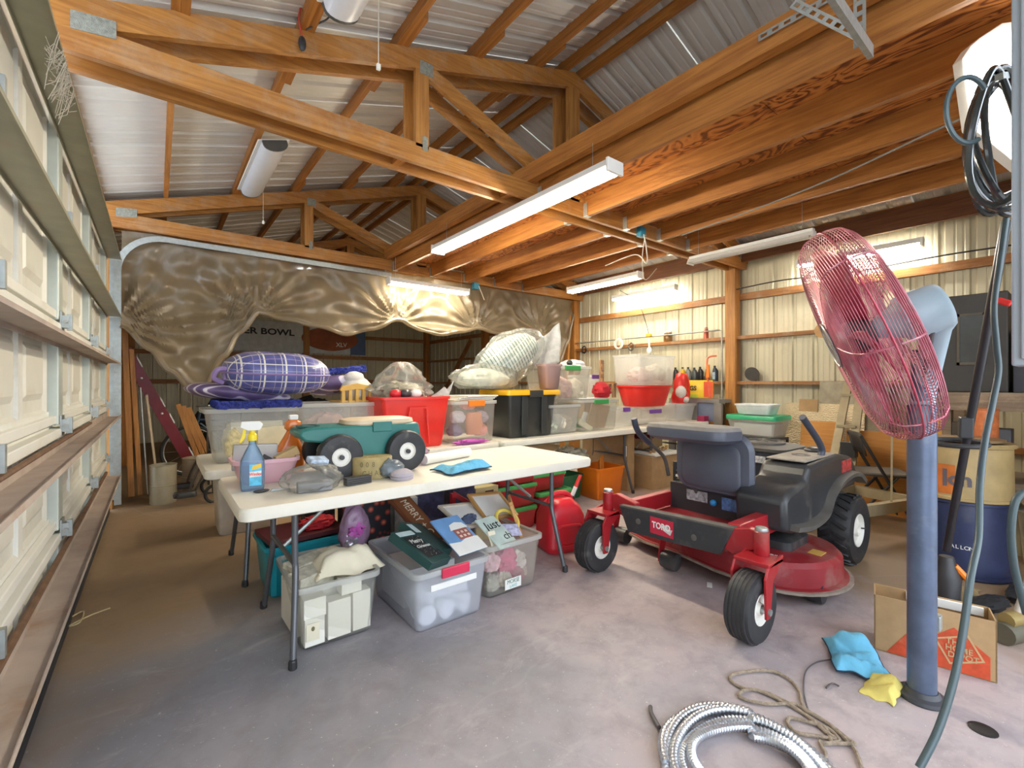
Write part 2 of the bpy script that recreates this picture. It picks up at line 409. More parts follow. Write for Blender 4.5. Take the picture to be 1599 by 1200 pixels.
# posts, girts, header
for i, y in enumerate((12.0, 9.0, 6.05, 3.05, 0.0)):
    o = MB().bb(-.07, .07, -.07, .07, 0, 3.2).obj('wall_post', WZ, loc=(6.22, y, 0), bevel=.004)
    tag(o, ['square wooden post in the far corner by the end wall', 'square wooden wall post behind the hanging plastic', 'square wooden wall post at the end of the hanging plastic',
            'square wooden wall post between the bottles and the leaning boards', 'square wooden wall post behind the workbench'][i], 'post', kind='structure')
for i, (y0, x) in enumerate(((6.02, -.40), (9.0, -.40), (12.0, -.40))):
    struct(MB().bb(-.06, .06, -.06, .06, 0, 3.0).obj('wall_post', WZ, loc=(x, y0, 0)), ['wooden jamb post at the far end of the garage door', 'wooden post in the dim side wall', 'wooden post in the dim far corner'][i])
gr = sempty('wall_girts', 'horizontal wooden girts on the cream metal wall', (XR-.02, 0, 0))
for z, hh, dd in ((.62, .05, .10), (1.25, .04, .13), (1.86, .045, .13), (2.42, .09, .04)):
    for (y0, y1) in ((-.5, 3.0), (3.1, 6.0), (6.1, 12.0)):
        MB().bb(-dd, 0, y0, y1, z-hh/2, z+hh/2).obj('girt', WG, gr)
gb = sempty('wall_girts_back', 'horizontal wooden girts on the end wall', (0, YB-.02, 0))
for z in (1.28, 1.9, 2.45, 3.0): MB().bb(-.4, 6.3, -.06, 0, z-.045, z+.045).obj('girt', WGX, gb)
for x in (2.92,): MB().bb(x-.07, x+.07, -.14, 0, 0, 4.0).obj('post', WZ, gb)
gl_ = sempty('wall_girts_left', 'horizontal girts on the dim side wall', (-.44, 0, 0))
for z in (.6, 1.28, 1.9, 2.45): MB().bb(0, .04, 6.1, 12, z-.045, z+.045).obj('girt', WG, gl_)
struct(MB().bb(6.14, 6.19, -.55, 12.0, 2.86, 3.09).obj('trim_1', wood('wood_header', (.10, .035, .014), (.24, .10, .04), 'y')), 'dark brown eave header along the wall')
# loft
lf = sempty('loft_frame', 'wooden storage loft of joists under plywood')
MB().bb(2.43, 2.47, -.55, 5.92, 2.925, 3.065).obj('edge_beam', WY, lf)
MB().bb(2.47, 2.5, -.55, 5.92, 2.925, 2.945).obj('ledger', WY, lf)
JX = (2.57, 3.13, 3.70, 4.27, 4.84)
for x in JX:
    for y0, y1 in ((-.55, 2.89), (3.11, 5.89)):
        MB().bb(x-.02, x+.02, y0, y1, 2.78, 2.955).obj('joist', WY, lf)
HANG = M('hanger_steel', (.55, .58, .56), .35, .7, .1, 30)
hs = MB().bb(-.028, .028, -.001, .05, -.003, .0).bb(-.03, -.026, 0, .05, -.003, .12).bb(.026, .03, 0, .05, -.003, .12)
h0 = hs.obj('joist_hanger', HANG, lf, loc=(JX[0], 3.10, 2.78))
for x in JX:
    for y, r in ((2.90, PI), (3.10, 0), (5.90, PI)):
        if not (x == JX[0] and y == 3.10): inst(h0, lf, (x, y, 2.78), (0, 0, r))
for y0, y1 in ((-.55, 1.24), (1.245, 3.0), (3.005, 4.5), (4.505, 5.95)):
    MB().bb(2.55, 4.9, y0, y1, 2.957, 2.975).obj('plywood_sheet', PLY, lf)
# ------------------------------------------------------------------ sectional garage door
PAN = M('door_panel_white', (.74, .735, .68), .4, 0, .04, 4, dirt=(.55, .50, .38), dirt_amt=.22)
PAN2 = M('door_panel_face', (.68, .665, .585), .42, 0, .03, 4, dirt=(.5, .45, .33), dirt_amt=.2)
STILE = M('door_stile', (.55, .60, .55), .4, .35, .06, 9, dirt=(.45, .42, .33), dirt_amt=.15)
DUST = M('dusty_strut', (.42, .345, .29), .8, .1, .14, 6, dirt=(.33, .20, .12), dirt_amt=.3)
STRUTM = M('strut_steel', (.33, .325, .24), .45, .45, .1, 8, dirt=(.36, .29, .2), dirt_amt=.2)
DY0, DY1, DX = .55, 5.86, -.40
door = sempty('door_1', 'white sectional garage door seen from inside', (DX, 0, 0))
pm = MB()
pm.loft([[Vector((0, y, z)) for y, z in ((-.25, -.17), (.25, -.17), (.25, .17), (-.25, .17))], [Vector((-.014, y, z)) for y, z in ((-.235, -.155), (.235, -.155), (.235, .155), (-.235, .155))],
         [Vector((-.014, y, z)) for y, z in ((-.19, -.11), (.19, -.11), (.19, .11), (-.19, .11))], [Vector((-.001, y, z)) for y, z in ((-.165, -.085), (.165, -.085), (.165, .085), (-.165, .085))]], caps=False)
pm.f.append((12, 13, 14, 15))
stiles = (.70, 1.86, 3.14, 4.44, 5.74)
panel_src = None; SH = .51
hm = MB().bb(0, .006, -.045, .045, -.05, .05).bb(.006, .03, -.03, -.02, -.03, .03).bb(.006, .03, .02, .03, -.03, .03)
hm.lathe([(.007, -.05), (.007, .05)], 10, (.022, 0, 0), rotm(PI/2, 0, 0)); hm.bb(.02, .04, -.012, .012, -.04, .04)
hinge = None
for i in range(5):
    z0 = i*SH+.02
    sec = MB()
    # skin with openings is the back plane; panels stand in front of it
    sec.bb(-.035, -.02, DY0, DY1, z0, z0+SH-.004)
    so = sec.obj('door_section', PAN, door)
    for a, b in zip(stiles[:-1], stiles[1:]):
        for k in (.27, .73):
            yy = a+.05+(b-a-.1)*k
            if panel_src is None: panel_src = pm.obj('panel', PAN2, so, loc=(-.004, yy, z0+SH/2)); panel_src.scale = (1, 1.03, 1.1)
            else: inst(panel_src, so, (-.004, yy, z0+SH/2), scale=(1, 1.03, 1.1))
    fr = MB()   # rails between the panels
    fr.bb(-.02, -.004, DY0, DY1, z0, z0+.07).bb(-.02, -.004, DY0, DY1, z0+SH-.074, z0+SH-.004)
    for a, b in zip(stiles[:-1], stiles[1:]):
        fr.bb(-.02, -.004, (a+b)/2-.035, (a+b)/2+.035, z0+.07, z0+SH-.074)
    fr.obj('rail', PAN, so)
    for s in stiles:
        w = .06 if s not in (stiles[0], stiles[-1]) else .05
        MB().bb(-.02, .03, s-w, s+w, z0+.004, z0+SH-.01).obj('stile', STILE, so, bevel=.006)
    if i > 0:
        MB().bb(-.004, .035, DY0, DY1, z0-.055, z0-.012).bb(-.004, .022, DY0, DY1, z0+.012, z0+.05).obj('joint_rail', WHITE, so, bevel=.004)
        for s in stiles:
            if hinge is None: hinge = hm.obj('hinge', GALV, so, loc=(.032, s, z0))
            else: inst(hinge, so, (.032, s, z0))
def strut(z, mat, up):
    m = MB().bb(.03, .135, DY0, DY1, z-.003, z).bb(.132, .135, DY0, DY1, z-.014*(1 if up else -1) if up else z, z if up else z+.018)
    m.bb(.03, .033, DY0, DY1, z-.02, z+.05)
    return m.obj('reinforcing_strut', mat, door)
strut(.35, DUST, False); strut(.925, DUST, False); strut(1.44, DUST, True); strut(1.895, STRUTM, True); strut(2.455, STRUTM, True)
MB().bb(-.01, .05, DY0, DY1, .0, .035).obj('bottom_seal', M('black_rubber', (.025, .025, .027), .6), door)
# brown rods lying behind the lower struts
MB().tube([(.06, DY0, .47), (.06, DY1-.6, .47)], .012).obj('torsion_rod', M('rusty', (.14, .075, .04), .7, .2, .3, 20), door)
MB().tube([(.06, DY0, .985), (.06, DY1-1.8, .985)], .010).obj('torsion_rod', MATS['rusty'], door)
# tracks
def track(Y, label, x_end):
    t = thing('door_track', label, 'track', (-.30, Y, 0)); t['kind'] = 'structure'
    path = [(0, 0, .05), (0, 0, 1.2), (0, 0, 2.35)] + [(.38-.38*math.cos(a), 0, 2.35+.38*math.sin(a)) for a in [i*PI/20 for i in range(1, 11)]] + [(x_end+.3, 0, 2.72)]
    # u-shaped channel: sweep a flat profile
    m = MB(); rings = []
    for i, q in enumerate(path):
        q = Vector(q); a = Vector(path[max(0, i-1)]); b = Vector(path[min(len(path)-1, i+1)]); tt = (b-a).normalized(); nn = Vector((-tt.z, 0, tt.x))
        prof = [(.0, .0), (.055, .0), (.055, .022), (.050, .022), (.050, .005), (.005, .005), (.005, .022), (0, .022)]
        rings.append([q + Vector((nn.x*(s-.03), w, nn.z*(s-.03))) for s, w in prof])
    m.loft(rings); m.obj('rail', GALV, t)
    return t
tr1 = track(5.90, 'galvanized door track curving over along the hanging plastic', 2.53)
MB().bar((2.75, .02, 2.69), (2.75, .02, 2.95), .035, .004).bar((2.72, .02, 2.72), (2.83, .02, 2.96), .03, .004).obj('hanger_strap', GALV, tr1)
MB().bb(-.06, .0, .02, .06, .1, 2.5).obj('jamb_angle', GALV, tr1)
tr2 = track(.60, 'galvanized door track end hanging from the loft beam', 2.50)
def perf(p, q, w=.035, n=10):
    m = MB(); p = Vector(p); q = Vector(q); t = (q-p); L = t.length; t.normalize(); sd = Vector((0, 0, 1)).cross(t).normalized() if abs(t.z) < .9 else Vector((1, 0, 0))
    up = t.cross(sd); k = n
    m.bar(p+up*w*.36, q+up*w*.36, .003, w*.28, up); m.bar(p-up*w*.36, q-up*w*.36, .003, w*.28, up)
    for i in range(k+1): m.bar(p+t*(L*i/k-L/k*.22 if i else 0), p+t*min(L, L*i/k+L/k*.22), .003, w*.46, up)
    return m
perf((2.72, .03, 2.72), (2.72, .03, 3.10), .045, 8).obj('perforated_strap', GALV, tr2)
perf((2.68, .02, 2.74), (2.60, .25, 2.99), .04, 8).obj('perforated_strap', GALV, tr2)
pa = perf((2.41, .30, 3.0), (2.41, 1.05, 3.0), .035, 14).obj('perforated_angle', GALV); tag(pa, 'galvanized perforated angle iron screwed to the loft beam', 'bracket')
# ------------------------------------------------------------------ fluorescent lights
LIT = glow('lit_tube', (1.0, .90, .70), LAMP)
LITW = glow('lit_tube_wall', (1.0, .95, .86), LAMP*.8)
HOUS = M('lamp_housing', (.82, .82, .78), .35, 0, .03)
OFFT = M('unlit_tube', (.80, .80, .76), .2, 0, .02)
def strip_light(label, c, L, axis, mat=LIT, w=.13, tilt=0, cords=True, name='strip_light', tubes=2, hang=.0):
    """open fluorescent fixture, lamps hanging below a folded white housing; c is the middle of its underside"""
    t = thing(name, label, 'light', c, 0 if axis == 'y' else PI/2, group='fluorescent strip lights')
    bare = mat is not OFFT
    if bare:
        MB().prism([(-w/2, .022), (-w*.36, .075), (w*.36, .075), (w/2, .022), (w*.44, .018), (-w*.44, .018)], -L/2, L/2).obj('channel', HOUS, t)
        for s in (-1, 1): MB().bb(-w/2, w/2, s*L/2-.012, s*L/2+.012, -.014, .076).obj('end_cap', HOUS, t, bevel=.005)
        for k in range(tubes):
            x = (k-(tubes-1)/2)*w*.5
            MB().tube([(x, -L/2+.02, 0), (x, L/2-.02, 0)], .0135, 12).obj('tube', mat, t, smooth=True)
        if hang:
            for s in (-.42, .42): MB().tube([(0, s*L, .07), (0, s*L, .07+hang)], .002, 5).obj('hanging_wire', GALV, t)
        return t
    prof = [(-w/2, .0), (-w*.22, .045), (w*.22, .045), (w/2, .0), (w/2-.004, .0), (w*.2, .04), (-w*.2, .04), (-w/2+.004, .0)]
    MB().prism(prof, -L/2, L/2).obj('reflector', HOUS, t)
    MB().bb(-w*.22, w*.22, -L/2, L/2, .045, .075).obj('ballast_box', HOUS, t, bevel=.005)
    ends = MB()
    for s in (-1, 1): MB().prism([(-w/2, -.012), (-w*.24, .048), (w*.24, .048), (w/2, -.012)], s*L/2-.008, s*L/2+.008).obj('end_cap', HOUS, t)
    for k in range(tubes):
        x = (k-(tubes-1)/2)*w*.5
        MB().tube([(x, -L/2+.03, .008), (x, L/2-.03, .008)], .014, 10).obj('tube', mat, t, smooth=True)
    if hang:
        for s in (-.42, .42): MB().tube([(0, s*L, .07), (0, s*L, .07+hang)], .002, 5).obj('hanging_wire', GALV, t)
    return t
l1 = strip_light('long bright fluorescent light under the loft edge beam', (2.41, 3.18, 2.66), 2.42, 'y', w=.16, hang=.2)
l2 = strip_light('bright fluorescent light hung in front of the plastic sheeting', (3.02, 5.72, 2.56), 1.22, 'x', hang=.3)
l3 = strip_light('bright fluorescent light below the loft near the bottle wall', (4.83, 4.16, 2.585), 1.24, 'y', hang=.3)
l4 = strip_light('unlit fluorescent fixture hanging beside the loft, behind the fan', (4.72, 2.18, 2.585), 1.22, 'y', OFFT, hang=.35)
l5 = strip_light('lit wall light above the shelf with the jars', (6.165, 4.47, 2.66), 1.18, 'y', LITW, w=.10, hang=.14)
l6 = strip_light('lit wall light seen through the red fan', (6.165, 1.65, 2.66), 1.14, 'y', LITW, w=.10, hang=.14)
DIFF = M('acrylic_diffuser', (.66, .68, .72), .25, 0, .03)
def wrap_light(label, c, L):
    t = thing('wraparound_light', label, 'light', c, 0, group='unlit wraparound lights under the roof')
    t.rotation_euler = (0, -TH, 0)
    prof = [(-.095, .05)] + [(-.095*math.cos(a), .0-.055*math.sin(a)+.02) for a in [i*PI/10 for i in range(11)]] + [(.095, .05)]
    MB().prism(prof, -L/2, L/2).obj('diffuser', DIFF, t, smooth=True)
    for s in (-1, 1): MB().prism([(x*1.03, z*1.03) for x, z in prof], s*L/2-.01, s*L/2+.01).obj('end_cap', M('lamp_end', (.06, .06, .055), .5), t)
    MB().bb(-.125, .125, -L/2, L/2, .05, .062).obj('base_plate', HOUS, t)
wrap_light('unlit wraparound light behind the near truss, at the top edge', (.80, 1.90, 3.24), 1.22)
wrap_light('unlit wraparound light beyond the near truss', (.80, 4.86, 3.24), 1.22)
# pull cords
for (u, v, y, ztop, lab) in ((591, 100, 2.6, 3.6, 'thin pull cord with a white toggle before the near truss'), (411, 345, 5.6, 3.52, 'thin pull cord with a white toggle before the middle truss')):
    q = at(u, v, y=y); t = thing('pull_cord', lab, 'cord', q)
    MB().tube([(0, 0, 0), (0, 0, ztop-q.z)], .0025, 6).obj('string', M('string_white', (.7, .68, .6), .8), t)
    MB().bb(-.012, .012, -.01, .01, -.035, .0).obj('toggle', WHITE, t, bevel=.004)
# hanging plug and cables at the near truss
q = at(472, 68, y=2.86)
t = thing('extension_plug', 'black plug on a red cord hanging over the near truss', 'plug', q)
MB().ell((0, 0, 0), (.022, .014, .045)).obj('plug_body', M('black_plastic', (.03, .03, .032), .45), t, smooth=True)
MB().tube(smooth_path([(0, 0, .04), (-.02, -.01, .13), (-.005, -.03, .22), (.04, -.05, .3), (.02, -.02, .55)]), .006).obj('cord', M('cord_red', (.42, .05, .03), .5), t, smooth=True)
MB().tube(smooth_path([(.02, 0, .09), (.08, -.02, .14), (.15, -.04, .22), (.18, -.06, .4)]), .005).obj('cord', MATS['black_plastic'], t, smooth=True)
# blue outlet box on the crossbeam with cords to the lights
q = at(985, 372, y=3.0)
t = thing('outlet_box', 'blue electrical outlet box with dangling cords on the loft crossbeam', 'outlet', (q.x, 2.87, 2.80))
MB().bb(-.045, .045, -.03, .03, -.05, .05).obj('box', M('outlet_blue', (.03, .22, .33), .4), t, bevel=.006)
CW = M('cord_white', (.72, .68, .58), .5)
MB().tube(smooth_path([(0, -.03, -.03), (.03, -.04, -.16), (.12, .02, -.30), (.10, .15, -.18), (.15, .6, -.2)]), .006).obj('cord', CW, t, smooth=True)
MB().tube(smooth_path([(.03, -.03, -.03), (.16, .1, -.2), (.55, .35, -.35), (1.0, .5, -.12)]), .005).obj('cord', CW, t, smooth=True)
q = at(741, 445, y=5.9)
t = thing('junction_box', 'small teal junction box on the far loft beam', 'outlet', (q.x, 5.87, 2.74))
MB().bb(-.05, .05, -.03, .03, -.05, .05).obj('box', MATS['outlet_blue'], t, bevel=.006)
MB().tube(smooth_path([(.04, -.03, 0), (.1, -.05, -.15), (.14, -.03, -.2)]), .006).obj('cord', CW, t, smooth=True)
# grey cable stapled across the joists
o = MB().tube(smooth_path([(4.25, 2.6, 2.765), (4.1, 1.8, 2.76), (3.95, 1.2, 2.765), (3.7, .6, 2.77), (3.5, .1, 2.77)]), .007).obj('loft_cable', M('cable_grey', (.25, .24, .22), .5), smooth=True)
tag(o, 'thin grey cable stapled across the loft joists', 'cable')
# conduit along right wall and hanging wires
o = MB().tube([(6.16, 5.95, 1.98), (6.16, 3.2, 1.98), (6.14, 3.16, 1.96), (6.14, 3.16, .7)], .011).obj('conduit_pipe', GALV, smooth=True)
tag(o, 'thin metal pipe running above the jar shelf and down the post', 'pipe')
o = MB().tube(smooth_path([(6.12, 2.95, 2.5), (6.2, 2.4, 2.54), (6.2, 1.7, 2.50), (6.18, .9, 2.52), (6.2, -.1, 2.50)]), .008).obj('wall_cable', M('black_plastic'), smooth=True)
tag(o, 'black cable draped along the top girt by the fan', 'cable')
# ------------------------------------------------------------------ hanging plastic sheeting
PL = bpy.data.materials.new('plastic_sheeting'); PL.use_nodes = True; nt = PL.node_tree
pb = nt.nodes['Principled BSDF']; out = nt.nodes['Material Output']
v = coords(nt)
c = ramp(nt, noise_n(nt, v, 1.6, 4), [(.3, (.27, .205, .125)), (.7, (.42, .34, .225))])
nt.links.new(c, pb.inputs['Base Color']); pb.inputs['Roughness'].default_value = .12; pb.inputs['Specular IOR Level'].default_value = 1.0
bump(nt, pb, noise_n(nt, coords(nt, (1.4, 1, .5)), 8, 6, .65, 2.0), .45, .02)
tl = nt.nodes.new('ShaderNodeBsdfTranslucent'); tl.inputs[0].default_value = (.55, .48, .36, 1)
tr = nt.nodes.new('ShaderNodeBsdfTransparent'); tr.inputs[0].default_value = (.85, .8, .7, 1)
m1 = nt.nodes.new('ShaderNodeMixShader'); m1.inputs[0].default_value = .3; m2 = nt.nodes.new('ShaderNodeMixShader'); m2.inputs[0].default_value = .27
nt.links.new(pb.outputs[0], m1.inputs[1]); nt.links.new(tl.outputs[0], m1.inputs[2]); nt.links.new(m1.outputs[0], m2.inputs[1]); nt.links.new(tr.outputs[0], m2.inputs[2]); nt.links.new(m2.outputs[0], out.inputs[0])
BE = [(-.26, 1.80), (-.05, 1.58), (.12, 1.36), (.30, 1.15), (.40, 1.17), (.59, 1.52), (.75, 1.80), (.93, 2.05), (1.2, 2.0), (1.55, 1.92), (1.9, 1.86), (2.25, 1.95), (2.62, 2.09), (2.95, 2.0), (3.33, 1.95), (3.65, 2.0), (3.97, 2.08), (4.3, 2.03), (4.8, 2.0), (5.2, 1.9), (5.5, 1.66), (5.75, 1.6), (5.95, 2.0), (6.12, 2.5)]
def bez(x):
    for (a, za), (b, zb) in zip(BE[:-1], BE[1:]):
        if x <= b: f = (x-a)/(b-a); f = f*f*(3-2*f); return za+(zb-za)*f
    return BE[-1][1]
PIN = [(.93, 2.05), (2.62, 2.09), (3.97, 2.08), (-.3, 1.82), (5.2, 2.1)]
def sheetpt(i, j):
    x = -.27+6.38*i; zb = bez(x); ztop = 2.79-.02*abs(math.sin(x*4)); z = ztop+(zb-ztop)*j
    y = 0.0
    for (a, b) in PIN:       # folds that radiate from where the sheet is gathered
        dx, dz = x-a, z-b; r = math.hypot(dx, dz)
        ang = math.atan2(dz, dx)
        y += .034*math.exp(-r*1.0)*math.sin(ang*19+2*nz((a*3, r*1.5, 0)))*min(1, r*4) - .05*math.exp(-r*r*14)
    y += .05*nz((x*5.2+z*3.5, z*3.0, 11))*(.4+.6*abs(math.sin(x*1.7)))+.10*nz((x*.9, z*1.1, 3))+.045*nz((x*2.6+z*1.2, z*1.6, 7))+.02*nz((x*7, z*5, 1)) + .014*math.sin((x*.8-z*2.2)*11+3*nz((x, z, 5)))*math.exp(-max(0, x-.9)*2.5)
    y += .055*math.exp(-((1-j)*5)**2)*(-1)    # rolled hem at the bottom
    y *= min(1, j*4+.15)
    return (x, y, z)
t = thing('plastic_sheeting', 'translucent tan plastic sheeting hung in swags across the building', 'sheeting', (0, 5.98, 0))
MB().grid(sheetpt, 260, 60).obj('sheet', PL, t, smooth=True)
hem = [Vector(sheetpt(i/160, 1.0)) for i in range(161)]
MB().tube([(p_.x, p_.y-.01, p_.z+.01+.02*math.sin(p_.x*3)**2) for p_ in hem], [.028+.012*nz((p_.x*6, 0, 0)) for p_ in hem], 8).obj('rolled_hem', PL, t, smooth=True)
# ------------------------------------------------------------------ folding tables
TOPM = M('table_plastic', (.74, .70, .60), .5, 0, .03, 6, bmp=.08, dirt=(.62, .56, .44), dirt_amt=.1)
LEGM = M('table_leg_grey', (.13, .135, .145), .35, .5, .05)
def table(label, x0, x1, y0, y1, h=.74):
    w, d = x1-x0, y1-y0
    t = thing('folding_table', label, 'table', ((x0+x1)/2, (y0+y1)/2, 0), group='white folding tables')
    m = MB(); m.loft([rr(0, 0, w-.03, d-.03, .04, h-.058), rr(0, 0, w-.004, d-.004, .05, h-.052), rr(0, 0, w, d, .05, h-.012), rr(0, 0, w-.016, d-.016, .045, h), rr(0, 0, w-.03, d-.03, .04, h-.001)])
    m.obj('tabletop', TOPM, t, smooth=True)
    for s in (-1, 1):
        xt = s*(w/2-.24)
        for q in (-1, 1):
            y = q*(d/2-.10)
            path = smooth_path([(xt, y*.8, h-.06), (xt, y*.8, .45), (xt+s*.0, y*.84, .36), (xt+s*.03, y*1.12, .0)], 5)
            MB().tube(path, .0145, 10).obj('leg', LEGM, t, smooth=True)
            MB().lathe([(.017, 0), (.019, .005), (.018, .035), (.015, .04)], 10, (xt+s*.03, y*1.12, 0)).obj('foot_cap', MATS['black_plastic'], t)
        MB().tube([(xt, -d/2+.15, .42), (xt, d/2-.15, .42)], .012, 8).tube([(xt, -d/2+.12, h-.06), (xt, d/2-.12, h-.06)], .012, 8).obj('crossbar', LEGM, t, smooth=True)
        MB().tube([(xt, -.02, .44), (xt-s*.20, -.02, .60), (xt-s*.42, -.02, h-.05)], .010, 8).obj('brace', GALV, t, smooth=True)
        MB().bb(xt-.2 if s > 0 else xt-.04, xt+.04 if s > 0 else xt+.2, -d/2+.1, d/2-.1, h-.066, h-.056).obj('bracket', GALV, t)
    MB().bb(-w/2+.1, w/2-.1, -d/2+.14, -d/2+.165, h-.085, h-.055).bb(-w/2+.1, w/2-.1, d/2-.165, d/2-.14, h-.085, h-.055).obj('side_rail', LEGM, t)
    return t
table('front white folding table with the blue rag and the cart on it', .26, 2.34, 2.09, 2.90)
table('rear white folding table with the checked cushion bin', .22, 2.34, 3.14, 3.92)
table('rear white folding table with the clear stacked bins', 2.36, 4.45, 3.14, 3.92)
table('short white folding table behind the mower seat under the red tub', 4.47, 5.80, 3.14, 3.92)
# ------------------------------------------------------------------ containers and soft things
CLR = clear('clear_bin', (.95, .95, .91), .13, .2, .10)
CLRM = clear('milky_bin', (.95, .96, .94), .24, .25, .10)
CLRW = clear('bluish_bin', (.92, .94, 1.0), .27, .2, .10)
BAGC = clear('clear_bag', (.88, .89, .86), .16, .25, .18, .10)
BAGW = clear('white_bag', (.90, .92, .92), .5, .25, .2, .15)
LAV = clear('lavender_bag', (.72, .48, .72), .55, .2, .4, .15)
RED = M('tote_red', (.72, .030, .022), .32, 0, .05)
REDD = M('tote_dark_red', (.40, .014, .022), .35, 0, .08)
GRN = M('lid_green', (.05, .30, .08), .38, 0, .06)
YEL = M('lid_yellow', (.80, .42, .01), .38, 0, .05)
BLK = M('tote_black', (.035, .037, .035), .38, 0, .08, dirt=(.09, .09, .085), dirt_amt=.1)
ORG = M('plastic_orange', (.80, .20, .01), .35, 0, .05)
PINK = M('plastic_pink', (.72, .42, .47), .35, 0, .04)
TAN = M('plastic_tan', (.62, .50, .34), .45, 0, .05)
TEAL = M('cart_green', (.025, .17, .15), .4, 0, .06)
CREAM = M('cream_paper', (.72, .66, .50), .7, 0, .06)
PAPER = M('white_paper', (.80, .80, .76), .7, 0, .04)
CARD = M('cardboard', (.42, .27, .13), .8, 0, .1, 12)
CARDY = M('cardboard_yellow', (.50, .34, .10), .75, 0, .12, 8)
PURP = M('latch_purple', (.16, .05, .28), .4)
RIMM = clear('rim_plastic', (.90, .91, .88), .5, .2, .12)
def container(name, label, cat, c, w, d, h, mat, taper=.9, rz=0, lid=None, lidh=.03, latches=None, group=None, r=.03, lip=.012, ribs=0):
    t = thing(name, label, cat, c, rz, group)
    tub(w-2*lip, d-2*lip, h, taper, r, .004, lip).obj('body', mat, t, smooth=True)
    if mat in (CLR, CLRM, CLRW) and not lid:
        MB().loft([rr(0, 0, w+.004, d+.004, r+lip, h-.026), rr(0, 0, w+.006, d+.006, r+lip, h-.024), rr(0, 0, w+.006, d+.006, r+lip, h+.001), rr(0, 0, w-.03, d-.03, r, h+.001), rr(0, 0, w-.03, d-.03, r, h-.004)], closed=False, caps=False).obj('rim', RIMM, t, smooth=True)
    if lid: lidm(w+.015, d+.015, lidh, r+.01).obj('lid', lid, t, smooth=True, loc=(0, 0, h-.002))
    if latches:
        lm, side = latches
        for s in ((-1, 1) if side == 'x' else (-1,)):
            if side == 'x': MB().box((s*(w/2+.006), 0, h-.02), (.016, d*.36, .05)).obj('latch', lm, t, bevel=.005)
            else: MB().box((0, s*(d/2+.006), h-.02), (w*.36, .016, .05)).obj('latch', lm, t, bevel=.005)
    if ribs:
        for s in (-1, 1):
            MB().prism([(-.11, .03), (-.075, h*.8), (.075, h*.8), (.11, .03), (.095, .03), (.063, h*.77), (-.063, h*.77), (-.095, .03)], 0, .008, O=(0, s*d*.5*taper-.003 if s > 0 else -d*.5*taper-.012, 0), V=(0, s*(1-taper)*d*.5/h, 1)).obj('rib', mat, t)
    return t
def blob(c, r, seed, amp=.12, fr=3.0, nu=26, nv=16, sharp=0, flat=True, R=None):
    m = MB(); m.ell((0, 0, 0), r, nu, nv); vs = []
    for x, y, z in m.v:
        q = Vector((x/r[0], y/r[1], z/r[2])); k = 1+amp*nz((q.x*fr+seed*3.1, q.y*fr, q.z*fr))+amp*.55*nz((q.x*fr*2.6, q.y*fr*2.6+seed, q.z*fr*2.6))
        p_ = Vector((x*k, y*k, z*k))
        if sharp and q.z > .3: p_ += Vector((0, 0, sharp*(q.z-.3)**2))
        if flat and p_.z < -r[2]*.72: p_.z = -r[2]*.72
        if R: p_ = R @ p_
        vs.append((p_.x+c[0], p_.y+c[1], p_.z+c[2]))
    m.v = vs; return m
def single(name, mb, mat, label, cat, group=None, **kw):
    """one-mesh thing built in world coordinates, its origin moved to its base"""
    xs = [v[0] for v in mb.v]; ys = [v[1] for v in mb.v]; zs = [v[2] for v in mb.v]
    L = ((min(xs)+max(xs))/2, (min(ys)+max(ys))/2, min(zs)); mb.v = [(a-L[0], b-L[1], c-L[2]) for a, b, c in mb.v]
    o = mb.obj(name, mat, **kw); o.location = L; return tag(o, label, cat, group)
def carton(name, label, c, d, mat, rz=0, cat='box', group=None, tilt=None, bevel=.003):
    o = MB().bb(-d[0]/2, d[0]/2, -d[1]/2, d[1]/2, 0, d[2]).obj(name, mat, bevel=bevel); o.location = c; o.rotation_euler = tilt or (0, 0, rz)
    return tag(o, label, cat, group)
def cloth(c, w, d, seed, amp=.03, hem=None, rz=0, n=30, edge=True, fr=7):
    """crumpled cloth lying on a surface"""
    def f(i, j):
        x = (i-.5)*w; y = (j-.5)*d; k = 1-.25*max(0, nz((i*2+seed, j*2, 1)))
        x *= k*(1+.25*nz((j*3, seed, 0))); y *= k*(1+.25*nz((i*3, seed, 4)))
        e = min(i, 1-i, j, 1-j)*6; e = min(1, e)
        z = amp*(.9+1.5*nz((x*fr+seed, y*fr, 0))+.8*abs(nz((x*fr*2+seed, y*fr*2.2, 5))))*(.25+.75*e)
        return (x*math.cos(rz)-y*math.sin(rz)+c[0], x*math.sin(rz)+y*math.cos(rz)+c[1], max(.002, z)+c[2])
    m = MB(); m.grid(f, n, n); return m, [f(i/40, 0) for i in range(41)]+[f(1, j/40) for j in range(41)]+[f(1-i/40, 1) for i in range(41)]+[f(0, 1-j/40) for j in range(41)]
def band(nt, sock, period, width, off=0.0):
    a = nt.nodes.new('ShaderNodeMath'); a.operation = 'ADD'; a.inputs[1].default_value = off; nt.links.new(sock, a.inputs[0])
    b = nt.nodes.new('ShaderNodeMath'); b.operation = 'FLOORED_MODULO'; b.inputs[1].default_value = period; nt.links.new(a.outputs[0], b.inputs[0])
    c_ = nt.nodes.new('ShaderNodeMath'); c_.operation = 'LESS_THAN'; c_.inputs[1].default_value = width; nt.links.new(b.outputs[0], c_.inputs[0])
    return c_.outputs[0]
